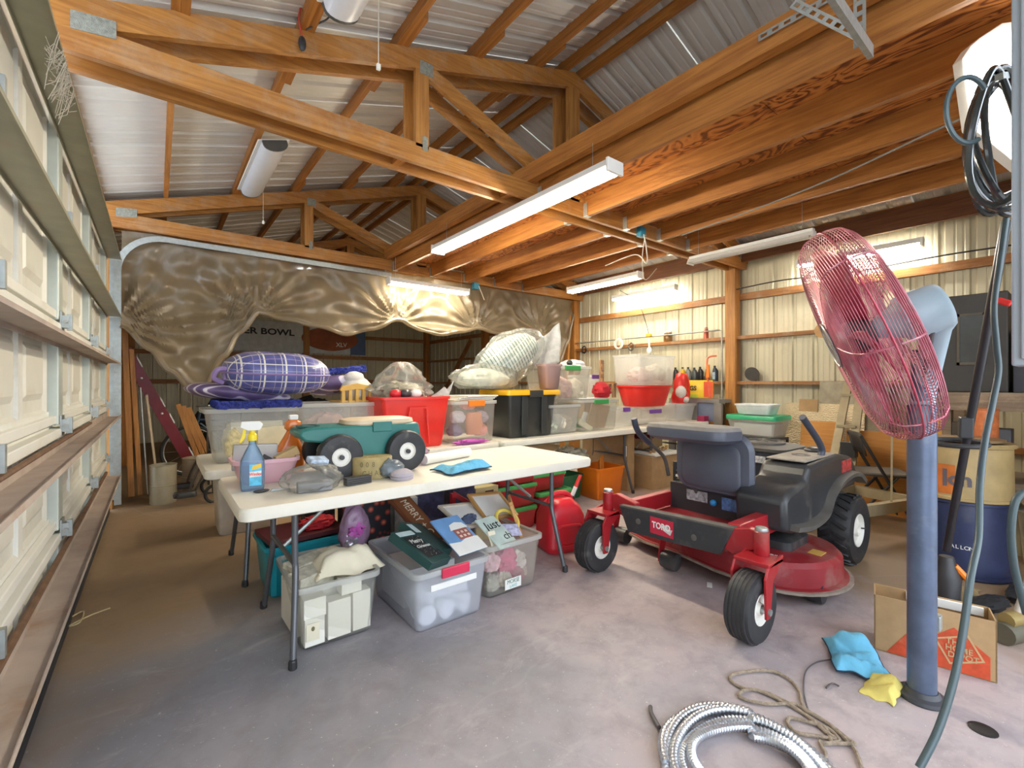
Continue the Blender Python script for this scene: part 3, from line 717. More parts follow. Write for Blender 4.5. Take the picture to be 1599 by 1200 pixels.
def plaid(name, base, l1, l2, px_=.12, py_=.10, gloss=.15):
    m, nt, p = new_mat(name); v = coords(nt); sp = nt.nodes.new('ShaderNodeSeparateXYZ'); nt.links.new(v, sp.inputs[0])
    c = ramp(nt, noise_n(nt, v, 18, 4), [(.3, base), (.7, tuple(b*1.7 for b in base))])
    for ax, pe, wd, of, cl in ((0, px_, .010, 0, l1), (0, px_, .004, .02, l1), (0, px_, .003, .06, l2), (1, py_, .009, 0, l1), (1, py_, .003, .05, l2), (2, .11, .006, .05, l1), (2, .11, .003, .09, l2)):
        c = mixc(nt, band(nt, sp.outputs[ax], pe, wd, of), c, cl)
    nt.links.new(c, p.inputs['Base Color']); p.inputs['Roughness'].default_value = .35; p.inputs['Coat Weight'].default_value = gloss; MATS[name] = m; return m
# ------------------------------------------------------------------ rear table, from the door side
Z = .74
t = container('storage_bin', 'large clear bin with a blue mat and cushions piled on top', 'bin', (.50, 3.52, Z), .54, .40, .345, CLRM, .82, lip=.02)
carton('book', 'cream notebook standing inside the large clear cushion bin', (.52, 3.37, Z+.02), (.30, .03, .24), CREAM, cat='book')
carton('tray', 'embossed cream tray inside the large clear cushion bin', (.60, 3.33, Z+.02), (.17, .03, .20), M('embossed_cream', (.72, .64, .42), .6), cat='tray')
single('doily', blob((.40, 3.40, Z+.13), (.07, .06, .13), 3, .2, 5), M('lace', (.70, .60, .32), .8, 0, .3, 40, bmp=.6), 'yellowed lace bundle inside the large clear cushion bin', 'cloth', smooth=True)
BLUEFUR = M('blue_shag', (.05, .07, .36), .9, 0, .5, 60, bmp=1.0)
def shag(c, w, d, h, seed):
    m = MB(); m.loft([rr(0, 0, w-.03, d-.03, .03, 0, 8), rr(0, 0, w, d, .04, h*.4, 8), rr(0, 0, w-.01, d-.01, .04, h*.8, 8), rr(0, 0, w-.05, d-.05, .03, h, 8)])
    R = random.Random(seed)     # tufts standing on the mat's rim
    for k in range(420):
        a = R.random(); side = R.choice((0, 1, 2, 3)); zz = R.uniform(.1, 1)*h
        x, y = (((a-.5)*w, -d/2), ((a-.5)*w, d/2), (-w/2, (a-.5)*d), (w/2, (a-.5)*d))[side]
        r_ = .010; q = Vector((x, y, zz)); dr = Vector((x, y, 0)).normalized()*.016+Vector((R.uniform(-.01, .01), R.uniform(-.01, .01), R.uniform(-.01, .012)))
        m.add([q+Vector((-r_, 0, -r_)), q+Vector((r_, 0, -r_)), q+Vector((0, 0, r_)), q+dr], [(0, 1, 3), (1, 2, 3), (2, 0, 3)])
    m.v = [(x+c[0], y+c[1], z+c[2]) for x, y, z in m.v]; return m
single('bath_mat', shag((.535, 3.50, Z+.347), .46, .40, .045, 1), BLUEFUR, 'blue shaggy mat lying on the large clear bin', 'mat')
PAIS = M('paisley_cloth', (.16, .10, .20), .6)
pm_, nt, p = new_mat('paisley'); v = coords(nt)
wv = nt.nodes.new('ShaderNodeTexWave'); wv.wave_type = 'RINGS'; wv.inputs['Scale'].default_value = 4.5; wv.inputs['Distortion'].default_value = 9; wv.inputs['Detail'].default_value = 1.5; nt.links.new(v, wv.inputs['Vector'])
c = ramp(nt, wv.outputs['Fac'], [(.0, (.10, .065, .16)), (.82, (.15, .10, .22)), (.9, (.62, .55, .66)), (1, (.7, .64, .7))]); nt.links.new(c, p.inputs['Base Color']); p.inputs['Roughness'].default_value = .5
def cushion(w, d, h, n=28):
    def f(i, j):
        a = 2*PI*i; ph = PI*(j-.5); ca, sa = math.cos(a), math.sin(a)
        k = (abs(ca)**3.2+abs(sa)**3.2)**(-1/3.2)
        r_ = max(.02, math.cos(ph))**.55; zz = math.copysign(abs(math.sin(ph))**1.1, ph)
        return (ca*k*r_*w/2, sa*k*r_*d/2, zz*h/2*(1-.12*abs(ca*sa)))
    m = MB(); m.grid(f, n*2, n, True); return m
def cushion_thing(name, label, c, w, d, h, mat, rot, pipe=None):
    t = thing(name, label, 'cushion', c, rot=rot)
    cushion(w, d, h).obj('cover', mat, t, smooth=1.2)
    if pipe:
        ring = [(math.cos(a)*(abs(math.cos(a))**3.2+abs(math.sin(a))**3.2)**(-1/3.2)*w/2, math.sin(a)*(abs(math.cos(a))**3.2+abs(math.sin(a))**3.2)**(-1/3.2)*d/2, 0) for a in [2*PI*i/72 for i in range(72)]]
        MB().tube(ring, .007, 6, True).obj('piping', pipe, t, smooth=True)
    return t
cushion_thing('seat_cushion', 'paisley purple cushion squashed under the checked one', (.45, 3.58, Z+.44), .62, .42, .11, pm_, (0, .12, .1))
cushion_thing('seat_cushion', 'blue and white checked cushion on top of the pile', (.655, 3.46, Z+.575), .66, .44, .29, plaid('plaid_blue', (.055, .06, .19), (.66, .64, .58), (.34, .28, .38), .125, .13), (.06, .02, .05), M('piping_violet', (.25, .17, .36), .4))
t = cushion_thing('seat_cushion', 'paisley cushion with blue shag edge behind the checked cushion', (1.13, 3.74, Z+.49), .40, .3, .12, pm_, (-.3, -.08, -.1))
single('bath_mat', shag((0, 0, 0), .5, .12, .05, 5).xf(Matrix.Translation((1.10, 3.74, Z+.575)) @ Matrix.Rotation(-.1, 4, 'Y')), BLUEFUR, 'blue shaggy mat rolled behind the checked cushion', 'mat')
single('cushion_tie', MB().tube(smooth_path([(.33, 3.36, 1.25), (.28, 3.34, 1.28), (.30, 3.33, 1.33), (.35, 3.35, 1.33), (.34, 3.37, 1.27)]), .016, 8), MATS['piping_violet'], 'dark fabric tie loop at the end of the checked cushion', 'tie', smooth=True)
t = container('storage_bin', 'wide clear bin behind the green cart holding ornaments', 'bin', (1.14, 3.62, Z), .72, .44, .36, CLRM, .9, lip=.015)
single('fabric_bundle', blob((1.0, 3.55, Z+.16), (.16, .12, .13), 8, .2), M('muted_pink', (.5, .33, .30), .7), 'muted pink fabric inside the wide clear bin', 'cloth', smooth=True)
# doll chair with stuffed snowman on the bin
t = thing('doll_chair', 'small yellow wooden doll chair facing away on the wide bin', 'chair', (1.22, 3.50, Z+.36), .12)
YW = M('doll_wood', (.60, .36, .08), .45, 0, .1)
MB().prism([(-.14, .095), (-.12, .125), (0, .145), (.12, .125), (.14, .095), (.13, .085), (0, .10), (-.13, .085)], -.012, .012).obj('top_rail', YW, t, bevel=.003)
for x in (-.11, -.055, 0, .055, .11): MB().prism([(x-.014, 0), (x+.014, 0), (x+.012, .1), (x-.012, .1)], -.009, .009).obj('slat', YW, t)
MB().bb(-.13, .13, 0, .2, .0, .015).obj('seat', YW, t)
WFUR = M('white_plush', (.74, .70, .64), .9, 0, .08, 40, bmp=.8)
t = thing('plush_toy', 'white stuffed toy lying behind the doll chair', 'toy', (1.25, 3.60, Z+.38))
blob((0, 0, .08), (.12, .09, .10), 2, .08, 3).obj('body', WFUR, t, smooth=True); blob((-.02, -.01, .17), (.075, .06, .05), 3, .08, 3).obj('head', WFUR, t, smooth=True)
MB().ell((.17, -.09, .03), (.05, .06, .075)).obj('foot', WFUR, t, smooth=True)
# red tote with a clear bag
t = container('storage_tote', 'bright red tote overflowing with a clear bag', 'tote', (1.60, 3.42, Z), .60, .40, .40, RED, .84, ribs=1, lip=.014)
single('garment_bag', blob((1.57, 3.46, Z+.45), (.25, .17, .10), 11, .26, 2.6, 34, 24, .26, flat=False), BAGC, 'clear plastic bag of decorations peaking over the red tote', 'bag', smooth=1.4)
single('ornament_bundle', blob((1.56, 3.46, Z+.42), (.20, .14, .09), 5, .35, 4), M('mixed_ornaments', (.34, .30, .20), .6, 0, .6, 22, dirt=(.55, .30, .28), dirt_amt=.4), 'mixed faded ornaments inside the clear bag on the red tote', 'ornament', smooth=True)
for i, (x, y, cc, l) in enumerate(((1.45, 3.30, (.60, .02, .03), 'red'), (1.52, 3.28, (.04, .035, .04), 'black'), (1.61, 3.29, (.78, .70, .66), 'white'))):
    single('ornament', MB().ell((x, y, Z+.425), (.05, .04, .035)), M('orn_'+l, cc, .35), 'rounded '+l+' ornament poking out of the red tote', 'ornament', smooth=True)
m_ = MB(); pts = [(1.80, 3.30, Z+.40), (1.86, 3.28, Z+.475), (1.90, 3.27, Z+.43), (1.93, 3.28, Z+.50), (1.96, 3.30, Z+.52), (1.95, 3.36, Z+.40)]
m_.grid(lambda i, j: tuple(Vector(smooth_path(pts, 5)[min(25, int(i*25))])*(1-j)+Vector((1.74+.2*i, 3.36, Z+.385))*j), 26, 8)
single('tissue', m_, BAGW, 'pale pink tissue sticking up at the corner of the red tote', 'tissue', solid=.002)
# clear bin, orange latch
t = container('storage_bin', 'clear bin with an orange latch beside the red tote', 'bin', (2.135, 3.42, Z), .46, .40, .355, CLR, .92, latches=(ORG, 'y'))
single('pumpkin_tub', MB().loft([rr(2.19, 3.34, .15, .06, .03, Z+.06), rr(2.19, 3.34, .17, .07, .05, Z+.10), rr(2.19, 3.34, .17, .07, .05, Z+.22), rr(2.19, 3.34, .13, .06, .05, Z+.25)]), M('dull_orange', (.70, .28, .14), .5), 'dull orange tub inside the clear bin with an orange latch', 'tub', smooth=True)
for i, (dx, dz, cc, l) in enumerate(((-.13, .07, (.20, .15, .26), 'dark violet'), (-.10, .18, (.65, .60, .66), 'silvery'), (.13, .06, (.75, .30, .25), 'coral'), (.14, .17, (.35, .28, .36), 'mauve'), (.0, .29, (.75, .35, .30), 'salmon'))):
    single('toy_bundle', blob((2.135+dx, 3.36, Z+.03+dz), (.07, .06, .06), i+20, .2), M('toy_'+l.replace(' ', '_'), cc, .5), l+' lump inside the clear bin with an orange latch', 'toy', smooth=True)
for k in range(4):
    carton('paper_folder', ['lowest', 'second', 'third', 'topmost'][k]+' of the papers stacked between red and black totes', (2.16+.02*k, 3.45-.01*k, Z+.358+.011*k), (.40-.02*k, .33, .009), PAPER if k % 2 else CREAM, .03*k, 'folder', 'papers on the clear bin')
# black tote with yellow lid
t = container('storage_tote', 'black tote with a yellow lid', 'tote', (2.80, 3.46, Z), .60, .44, .40, BLK, .88, lip=.008)
lm = lidm(.655, .49, .045, .03, .012); lm.obj('lid', YEL, t, smooth=True, loc=(0, 0, .395))
for s in (-.12, .12):
    MB().bb(s-.035, s+.035, -.232, -.212, .03, .39).obj('rib', BLK, t, bevel=.004)
MB().bb(-.075, .085, -.258, -.236, .375, .44).obj('handle', BLK, t, bevel=.004)
# bags of greenery standing on papers and tote
QW = M('tin_wrap', (.42, .47, .42), .5)
qm, nt, p = new_mat('green_stripe_cloth'); v = coords(nt, rot=(0, .6, .4)); sp = nt.nodes.new('ShaderNodeSeparateXYZ'); nt.links.new(v, sp.inputs[0])
c = mixc(nt, band(nt, sp.outputs[0], .035, .012), ramp(nt, noise_n(nt, v, 14, 4), [(.35, (.40, .46, .42)), (.6, (.72, .76, .72)), (.75, (.25, .45, .35))]), (.10, .16, .13))
c = mixc(nt, band(nt, sp.outputs[2], .06, .006), c, (.75, .75, .72)); nt.links.new(c, p.inputs['Base Color'])
single('blanket', blob((2.78, 3.62, 1.50), (.40, .16, .20), 4, .1, 2.2, 30, 18, R=rotm(0, -.5, 0)), qm, 'green striped blanket inside the tall white plastic bag', 'blanket', smooth=True)
def bagshape(c, r, seed, R):
    return blob(c, r, seed, .10, 2.4, 48, 30, 0, False, R)
single('plastic_bag', bagshape((2.79, 3.61, 1.50), (.48, .20, .245), 14, rotm(0, -.5, 0)), BAGC, 'big translucent white bag of blankets leaning over the black tote', 'bag', smooth=1.4)
cor = MB(); cor.grid(lambda i, j: (3.06+.38*i, 3.56+.06*math.sin(i*9+j*4)*.3, 1.52+.26*i*(1-j)+(.10*i-.16)*j*.9+.12*(1-j)), 14, 10)
single('bag_flap', cor, BAGW, 'pointed white corner of the bag leaning over the black tote', 'bag', solid=.003, smooth=True)
single('plastic_bag', blob((2.42, 3.50, 1.29), (.36, .18, .13), 24, .16, 2.6, 44, 26), BAGC, 'lower translucent bag slumped on the papers', 'bag', smooth=1.4)
single('blanket', blob((2.42, 3.52, 1.285), (.29, .13, .095), 25, .14, 2.6), M('pale_sage', (.55, .56, .46), .7, 0, .3, 20), 'pale sage blanket inside the lower slumped bag', 'blanket', smooth=True)
# clear bins to the right
STUFFC = (('stuff_tan', (.50, .40, .24)), ('stuff_rose', (.60, .38, .33)), ('stuff_sage', (.40, .42, .33)), ('stuff_cream', (.68, .62, .50)), ('stuff_brown', (.34, .22, .12)))
for nme, cc in STUFFC: M(nme, cc, .7, 0, .3, 18)
def filler(cx, cy, z0, w, d, h, seed, where, mats=('stuff_tan', 'stuff_rose', 'stuff_cream')):
    R = random.Random(seed); adj = ['tan', 'rose', 'cream', 'sage', 'brown']
    for i, mn in enumerate(mats):
        x = cx+(i-(len(mats)-1)/2)*w/len(mats); zz = z0+h*R.uniform(.3, .42)
        single('packed_cloth', blob((x, cy+R.uniform(-.1, .1)*d, zz), (w/len(mats)*.55, d*.36, h*R.uniform(.28, .42)), seed+i, .22, 3), MATS[mn], mn.split('_')[1]+' cloth bundle packed inside '+where, 'cloth', smooth=True)
t = container('storage_bin', 'lower clear bin under the green latched one', 'bin', (3.22, 3.45, Z), .46, .42, .29, CLRM, .88)
filler(3.22, 3.42, Z, .4, .36, .28, 31, 'the lower clear bin beside the black tote', ('stuff_sage', 'stuff_cream', 'stuff_tan'))
t = container('storage_bin', 'upper clear bin with a green latch behind the black tote', 'bin', (3.36, 3.50, Z+.30), .62, .42, .38, CLR, .88, latches=(GRN, 'y'))
filler(3.36, 3.46, Z+.30, .54, .36, .34, 41, 'the upper clear bin with a green latch')
t = container('trinket_jar', 'pink striped clear basket beside the big white bag', 'basket', (3.10, 3.36, Z+.445), .24, .18, .25, clear('rose_clear', (.72, .55, .55), .4), .8)
single('white_cloth', blob((3.62, 3.55, Z+.70), (.16, .12, .06), 44, .3, 4), M('white_cotton', (.78, .78, .76), .8, bmp=.2), 'white cloth heaped on the upper clear bin', 'cloth', smooth=True)
single('green_bow', blob((3.45, 3.42, Z+.72), (.03, .03, .03), 2, .3), M('ink_dark', (.02, .03, .03), .5), 'small dark ornament above the green latch', 'ornament', smooth=True)
t = container('storage_bin', 'clear bin with a green lid clip holding paper items', 'bin', (3.72, 3.42, Z), .62, .40, .33, CLR, .92, latches=(GRN, 'y'))
for i, (x, y, d, mt, tl, l) in enumerate(((3.78, 3.36, (.30, .02, .25), CARD, (.25, .1, 0), 'brown board'), (3.58, 3.34, (.22, .03, .06), CREAM, (0, .5, 0), 'cream slats'), (3.66, 3.40, (.16, .02, .16), PAPER, (.2, .2, 0), 'white card'), (3.55, 3.44, (.2, .05, .10), GRN, (0, .1, 0), 'green case'))):
    carton('craft_board', l+' tilted inside the green clip bin', (x, y, Z+.03), d, mt, tilt=tl, cat='board')
carton('paper_stack', 'loose papers lying on the green clip bin', (3.70, 3.45, Z+.335), (.44, .3, .012), PAPER, .1, 'paper')
t = container('storage_bin', 'clear bin with purple latches behind the seat, under the red tub', 'bin', (4.83, 3.55, Z), .66, .46, .18, CLRM, .92, lid=CLRM, latches=(PURP, 'y'))
t = container('storage_bin', 'clear bin with a purple latch left of the red tub', 'bin', (4.27, 3.52, Z), .34, .40, .22, CLRM, .92, latches=(PURP, 'y'))
t = container('storage_bin', 'small purple latched bin behind the wooden doll chair', 'bin', (4.02, 3.72, Z+.32), .34, .3, .28, CLRM, .92, latches=(PURP, 'y'))
carton('crate', 'plain crate supporting the small purple latched bin', (4.02, 3.73, Z), (.32, .28, .318), CARD)
t = container('party_tub', 'round bright red tub with a rolled rim', 'tub', (4.93, 3.55, Z+.215), .82, .5, .26, RED, .8, r=.22, lip=.02)
t = container('storage_bin', 'tall clear bin standing in the round red tub', 'bin', (5.00, 3.60, Z+.477), .80, .42, .38, CLRM, .95, lip=.012)
filler(5.0, 3.58, Z+.49, .6, .34, .34, 51, 'the tall clear bin in the red tub', ('stuff_rose', 'stuff_cream'))
t = container('storage_bin', 'small clear tub under the red hatted doll', 'bin', (5.62, 3.5, Z), .34, .34, .20, CLRM, .85, lid=CLRM)
t = thing('gnome_doll', 'stuffed doll in a long red hat beside the red tub', 'doll', (5.60, 3.46, Z+.235))
MB().lathe([(.10, 0), (.12, .06), (.10, .14), (.07, .2)], 14).obj('coat', RED, t, smooth=True)
MB().ell((-.06, -.05, .15), (.075, .07, .085)).obj('beard', WFUR, t, smooth=True)
MB().tube([(0, 0, .18), (.0, 0, .28), (.03, 0, .36), (.10, 0, .36), (.15, 0, .25), (.17, 0, .1), (.17, 0, .05)], [.09, .085, .07, .055, .05, .045, .03], 12).obj('hat', RED, t, smooth=True)
MB().ell((-.01, -.08, .05), (.06, .05, .05)).obj('mitten', WFUR, t, smooth=True)
# wooden doll chair with the red blanket
t = thing('doll_chair', 'small brown wooden doll chair on the green clip bin', 'chair', (4.0, 3.38, Z+.345), .5)
DW = M('doll_brown', (.32, .16, .06), .5)
for x in (-.07, .07): MB().bb(x-.012, x+.012, .05, .07, 0, .42).obj('back_post', DW, t); MB().bb(x-.01, x+.01, -.09, -.07, 0, .16).obj('leg', DW, t)
for z in (.24, .32, .40): MB().bb(-.08, .08, .05, .065, z-.02, z+.02).obj('slat', DW, t)
MB().bb(-.08, .08, -.1, .06, .15, .165).obj('seat', DW, t)
single('red_blanket', blob((3.86, 3.34, Z+.42), (.11, .09, .10), 61, .2), M('velvet_red', (.45, .012, .02), .8), 'dark red velvet bundle beside the brown doll chair', 'cloth', smooth=True)
# ------------------------------------------------------------------ on the front table
t = container('wash_tub', 'pink plastic tub of brushes on the front table', 'tub', (.445, 2.66, Z), .31, .24, .125, PINK, .8, r=.04)
single('sponge_block', MB().box((.545, 2.64, Z+.125), (.12, .05, .05), rotm(0, -.4, .2)), M('sponge_tan', (.60, .42, .20), .9, bmp=.5), 'tan sponge block leaning in the pink tub', 'sponge', bevel=.004)
single('brush', MB().box((.47, 2.62, Z+.11), (.09, .03, .02), rotm(0, .6, 0)), M('brush_black', (.03, .03, .03), .5), 'black and yellow brush in the pink tub', 'brush', bevel=.003)
single('cloth_pack', MB().box((.40, 2.65, Z+.13), (.20, .03, .13), rotm(.1, .05, 0)), clear('pack_clear', (.8, .84, .88), .5, .1, .4), 'clear packet standing in the pink tub', 'packet', bevel=.004)
# spray bottle with printed label
t = thing('spray_bottle', 'spray bottle of blue cleaner with a yellow trigger', 'bottle', (.362, 2.47, Z), -.15)
BB = MB(); BB.loft([rr(0, 0, .095, .055, .02, 0), rr(0, 0, .10, .06, .022, .01), rr(0, 0, .105, .06, .022, .10), rr(0, 0, .10, .058, .022, .14), rr(0, 0, .06, .045, .02, .19), rr(0, 0, .032, .032, .014, .215), rr(0, 0, .03, .03, .014, .235)])
BB.obj('bottle', clear('blue_liquid', (.35, .60, .85), .3, .08, .4), t, smooth=True)
MB().bb(-.013, .038, -.034, -.0315, .025, .125).obj('printed_label', M('label_cyan', (.10, .50, .75), .4, 0, .35, 30), t)
MB().prism([(-.005, .098), (.036, .108), (.036, .128), (.002, .12)], -.0355, -.034).obj('label_flash', M('label_yellow', (.85, .55, .04), .4), t)
MB().prism([(-.012, .065), (.037, .068), (.037, .094), (-.012, .090)], -.0355, -.034).obj('label_band', PAPER, t)
text('label_lettering', 'Windex', .021, M('label_red', (.75, .03, .03), .4), t, (.0125, -.0362, .079), (PI/2, 0, 0), sx=.75, bold=.0004)
MB().lathe([(.019, .235), (.019, .262), (.012, .27), (.012, .285)], 14).obj('collar', M('trigger_yellow', (.80, .62, .02), .4), t, smooth=True)
MB().prism([(-.05, .30), (-.045, .325), (.03, .325), (.045, .31), (.03, .283), (-.02, .283)], -.014, .014).obj('spray_head', PAPER, t, bevel=.003)
MB().prism([(-.038, .295), (-.026, .29), (-.03, .25), (-.048, .225), (-.053, .23), (-.042, .26)], -.009, .009).obj('trigger', MATS['trigger_yellow'], t)
# orange jug behind the cart
t = thing('cleaner_jug', 'orange spray bottle with a white cap behind the cart', 'bottle', (.60, 2.84, Z))
ORJ = M('jug_orange', (.62, .16, .02), .25, 0, .05, coat=.3)
MB().loft([rr(0, 0, .15, .09, .03, 0), rr(0, 0, .16, .095, .035, .02), rr(0, 0, .15, .09, .035, .12), rr(.01, 0, .08, .06, .03, .20), rr(.02, 0, .06, .05, .02, .235), rr(.02, 0, .09, .06, .028, .25), rr(.02, 0, .085, .055, .026, .285), rr(.02, 0, .05, .04, .02, .298)]).obj('bottle', ORJ, t, smooth=True)
MB().bb(0, .045, -.02, .02, .297, .325).obj('cap', PAPER, t, bevel=.004)
# rolling garden seat
t = thing('garden_cart', 'green rolling garden seat with a tan lid and black wheels', 'cart', (.935, 2.61, Z), -.02)
hull = [(-.36, .235), (-.35, .265), (-.30, .275), (.30, .275), (.315, .20), (.30, .13), (.245, .12), (.20, .15), (.13, .10), (.10, .035), (-.02, .035), (-.05, .11), (-.11, .155), (-.18, .15), (-.22, .19), (-.33, .205)]
MB().prism(hull, -.13, .13).obj('hull', TEAL, t, bevel=.012, smooth=True)
m = MB(); m.loft([rr(.09, 0, .40, .25, .09, .272, 8), rr(.09, 0, .41, .26, .09, .28, 8), rr(.09, 0, .40, .25, .09, .30, 8), rr(.09, 0, .34, .2, .08, .306, 8)]); m.obj('seat_lid', TAN, t, smooth=True)
MB().bb(.02, .13, -.142, -.126, .235, .29).obj('latch', TEAL, t, bevel=.004)
MB().loft([rr(-.29, 0, .11, .14, .05, .272, 6), rr(-.29, 0, .11, .14, .05, .280, 6), rr(-.29, 0, .085, .115, .04, .280, 6), rr(-.29, 0, .08, .11, .04, .255, 6)]).obj('handle_cup', M('cart_dark', (.015, .08, .075), .5), t, smooth=True)
TYR = M('tyre_black', (.028, .028, .03), .55, 0, .15, 20, dirt=(.12, .11, .10), dirt_amt=.15)
HUBW = M('hub_white', (.74, .72, .66), .4, 0, .04)
def wheel(t, c, r, w, hubr, axis='y', tread=False, hub=HUBW, name='wheel', side=-1):
    R = rotm(PI/2, 0, 0) if axis == 'y' else rotm(0, PI/2, 0)
    prof = [(hubr, -w*.40), (r*.78, -w*.5), (r*.93, -w*.44), (r, -w*.25), (r, w*.25), (r*.93, w*.44), (r*.78, w*.5), (hubr, w*.40)]
    o = MB().lathe(prof, 32, c, R, caps=False).obj(name, TYR, t, smooth=True)
    hp = [(.002, -w*.30), (hubr*.35, -w*.42), (hubr*.40, -w*.30), (hubr*.85, -w*.30), (hubr*.98, -w*.43), (hubr*1.02, -w*.42), (hubr*1.02, w*.42), (hubr*.98, w*.43), (hubr*.85, w*.30), (hubr*.4, w*.3), (hubr*.35, w*.42), (.002, w*.3)]
    MB().lathe(hp, 24, c, R, caps=False).obj('hub', hub, o, smooth=True)
    return o
for x in (-.165, .205):
    for s in (-1, 1):
        o = wheel(t, (x, s*.155, .118), .118, .07, .048)
        MB().lathe([(.002, -.045), (.012, -.045), (.012, .045), (.002, .045)], 12, (x, s*.155, .118), rotm(PI/2, 0, 0)).obj('axle_cap', MATS['black_plastic'], o)
# small things along the front edge
single('grey_block', MB().box((.59, 2.27, Z+.022), (.15, .075, .043), rotm(0, 0, -.12)), M('stone_grey', (.22, .22, .23), .6), 'grey block wrapped in the crumpled clear bag', 'block', bevel=.006)
single('plastic_bag', blob((.585, 2.29, Z+.055), (.135, .085, .07), 31, .24, 2.2, 40, 22), BAGC, 'crumpled clear bag around a grey block on the front table', 'bag', smooth=1.4)
single('medicine_pack', MB().box((.62, 2.33, Z+.13), (.09, .06, .03), rotm(.3, .1, .2)), M('pack_blue', (.45, .55, .75), .3, 0, .5, 30), 'blue and white packet on top of the crumpled bag', 'packet', bevel=.006)
t = thing('slat_pack', 'stack of thin black strips beside the tape plaque', 'strips', (.80, 2.285, Z), .12)
for k in range(4): MB().bb(-.065, .065, -.02, .02, .001+.0095*k, .009+.0095*k).obj('strip', M('strip_black', (.04, .04, .045), .4), t)
t = thing('plaque_roll', 'tan oval drum stamped with faded capital letters', 'drum', (.925, 2.41, Z), -.1)
m = MB(); el = lambda a, z: [Vector((.105*math.cos(2*PI*k/40)*a, .075*math.sin(2*PI*k/40)*a, z)) for k in range(40)]
m.loft([el(.99, 0), el(1, .004), el(1, .105), el(.95, .112), el(.30, .112), el(.27, .108)]); m.obj('drum_body', M('plaque_tan', (.36, .28, .12), .7, 0, .2, 16, dirt=(.5, .42, .2), dirt_amt=.4), t, smooth=True)
LETD = M('faded_ink', (.17, .13, .06), .7)
for s_, zz in (('008 JU', .078), ('CHANY', .032)):
    for k, ch in enumerate(s_):
        if ch == ' ': continue
        a = -PI/2+(k-(len(s_)-1)/2)*.30
        text('lettering', ch, .038, LETD, t, (.106*math.cos(a), .076*math.sin(a), zz), (PI/2, 0, math.atan2(math.sin(a)/.075, math.cos(a)/.105)+PI/2), sx=.8)
GOG = M('goggle_grey', (.16, .19, .21), .3, 0, .3, 14)
single('work_glove', blob((1.0, 2.33, Z+.045), (.065, .05, .05), 40, .25, 3), GOG, 'crumpled blue grey glove before the tape drum', 'glove', smooth=True)
single('sanding_pads', MB().lathe([(.06, 0), (.062, .012), (.058, .016), (.062, .02), (.06, .034), (.03, .05)], 22, (1.03, 2.27, Z)), M('pad_lilac', (.38, .35, .40), .8), 'lilac grey sanding pads beside the glove', 'pads', smooth=True)
single('gift_bag', blob((1.25, 2.70, Z+.05), (.15, .09, .07), 50, .3, 3), LAV, 'lavender plastic bag behind the right cart wheel', 'bag', smooth=1.2)
single('gift_bow', blob((1.24, 2.575, Z+.035), (.045, .035, .038), 51, .5, 5), M('magenta', (.52, .10, .42), .4), 'magenta bow at the end of the white roll', 'bow', smooth=True)
single('paper_roll', MB().tube([(1.31, 2.56, Z+.032), (1.70, 2.66, Z+.032)], [.032, .03], 18), PAPER, 'white paper roll lying on the front table', 'roll', smooth=True)
def rag(label, c, w, d, seed, rz, col, amp=.03):
    t = thing('cleaning_rag', label, 'cloth', c); m, edge = cloth((0, 0, 0), w, d, seed, amp, rz=rz, n=36)
    m.obj('cloth', col, t, smooth=1.2, solid=.004); MB().tube([(a, b, z_+.002) for a, b, z_ in edge], .0035, 5).obj('hem', M('hem_navy', (.015, .03, .06), .7), t, smooth=True)
RAGB = M('rag_blue', (.13, .42, .62), .9, 0, .15, 14, bmp=.4)
rag('blue microfibre rag with dark hem on the front table', (1.40, 2.27, Z), .30, .20, 3, .15, RAGB)
t = thing('box_cutter', 'small black and silver knife at the table corner', 'knife', (.43, 2.37, Z))
MB().ell((-.045, .01, .008), (.035, .012, .008)).obj('handle', MATS['black_plastic'], t, smooth=True)
MB().prism([(-.01, 0), (.06, .002), (.075, .006), (0, .012)], 0, .012, V=(0, 0, 1)).obj('blade', GALV, t)
# ------------------------------------------------------------------ under the tables
# bin A
t = container('storage_bin', 'clear bin of white boxes by the front table leg', 'bin', (.70, 2.46, 0), .40, .50, .31, CLR, .88, rz=-.03)
WB = M('ivory_carton', (.80, .77, .68), .6, 0, .04, 6)
for i, (x, y, z0, d, l) in enumerate(((.585, 2.28, .02, (.09, .07, .13), 'printed white carton low at the leg side of the clear bin'), (.70, 2.285, .02, (.11, .07, .18), 'tall plain white carton in the front middle of the clear bin'),
        (.81, 2.29, .02, (.09, .07, .19), 'tall plain white carton at the front corner of the clear bin'), (.585, 2.28, .152, (.10, .08, .09), 'white carton above the printed one in the clear bin'),
        (.76, 2.29, .212, (.10, .07, .07), 'small white carton near the rim of the clear bin'), (.66, 2.50, .02, (.28, .26, .22), 'wide white carton deep inside the clear bin'))):
    carton('carton', l, (x, y, z0), d, WB, .02)
gc_ = (carton('gift_card', 'small card with a sprig on the low printed carton', (.575, 2.238, .05), (.06, .003, .08), CREAM, cat='card'))
MB().ell((.0, -.002, .055), (.008, .001, .011)).obj('printed_sprig', LETD, gc_)
EGG = M('egg_carton_print', (.55, .52, .42), .7, 0, .3, 24)
for i, (y, zz, l) in enumerate(((2.52, .30, 'patterned cream carton nearest the turquoise bin'), (2.40, .285, 'patterned cream carton in front of its twin'))):
    carton('carton', l, (.61, y, zz-.05), (.19, .10, .09), EGG, tilt=(.12, -.05, .35))
m, e = cloth((0, 0, 0), .34, .40, 9, .07, n=34, fr=5); m.v = [(x+.77, y+.44*2.46/1.08+1.47, z_*.8+.285) for x, y, z_ in m.v]
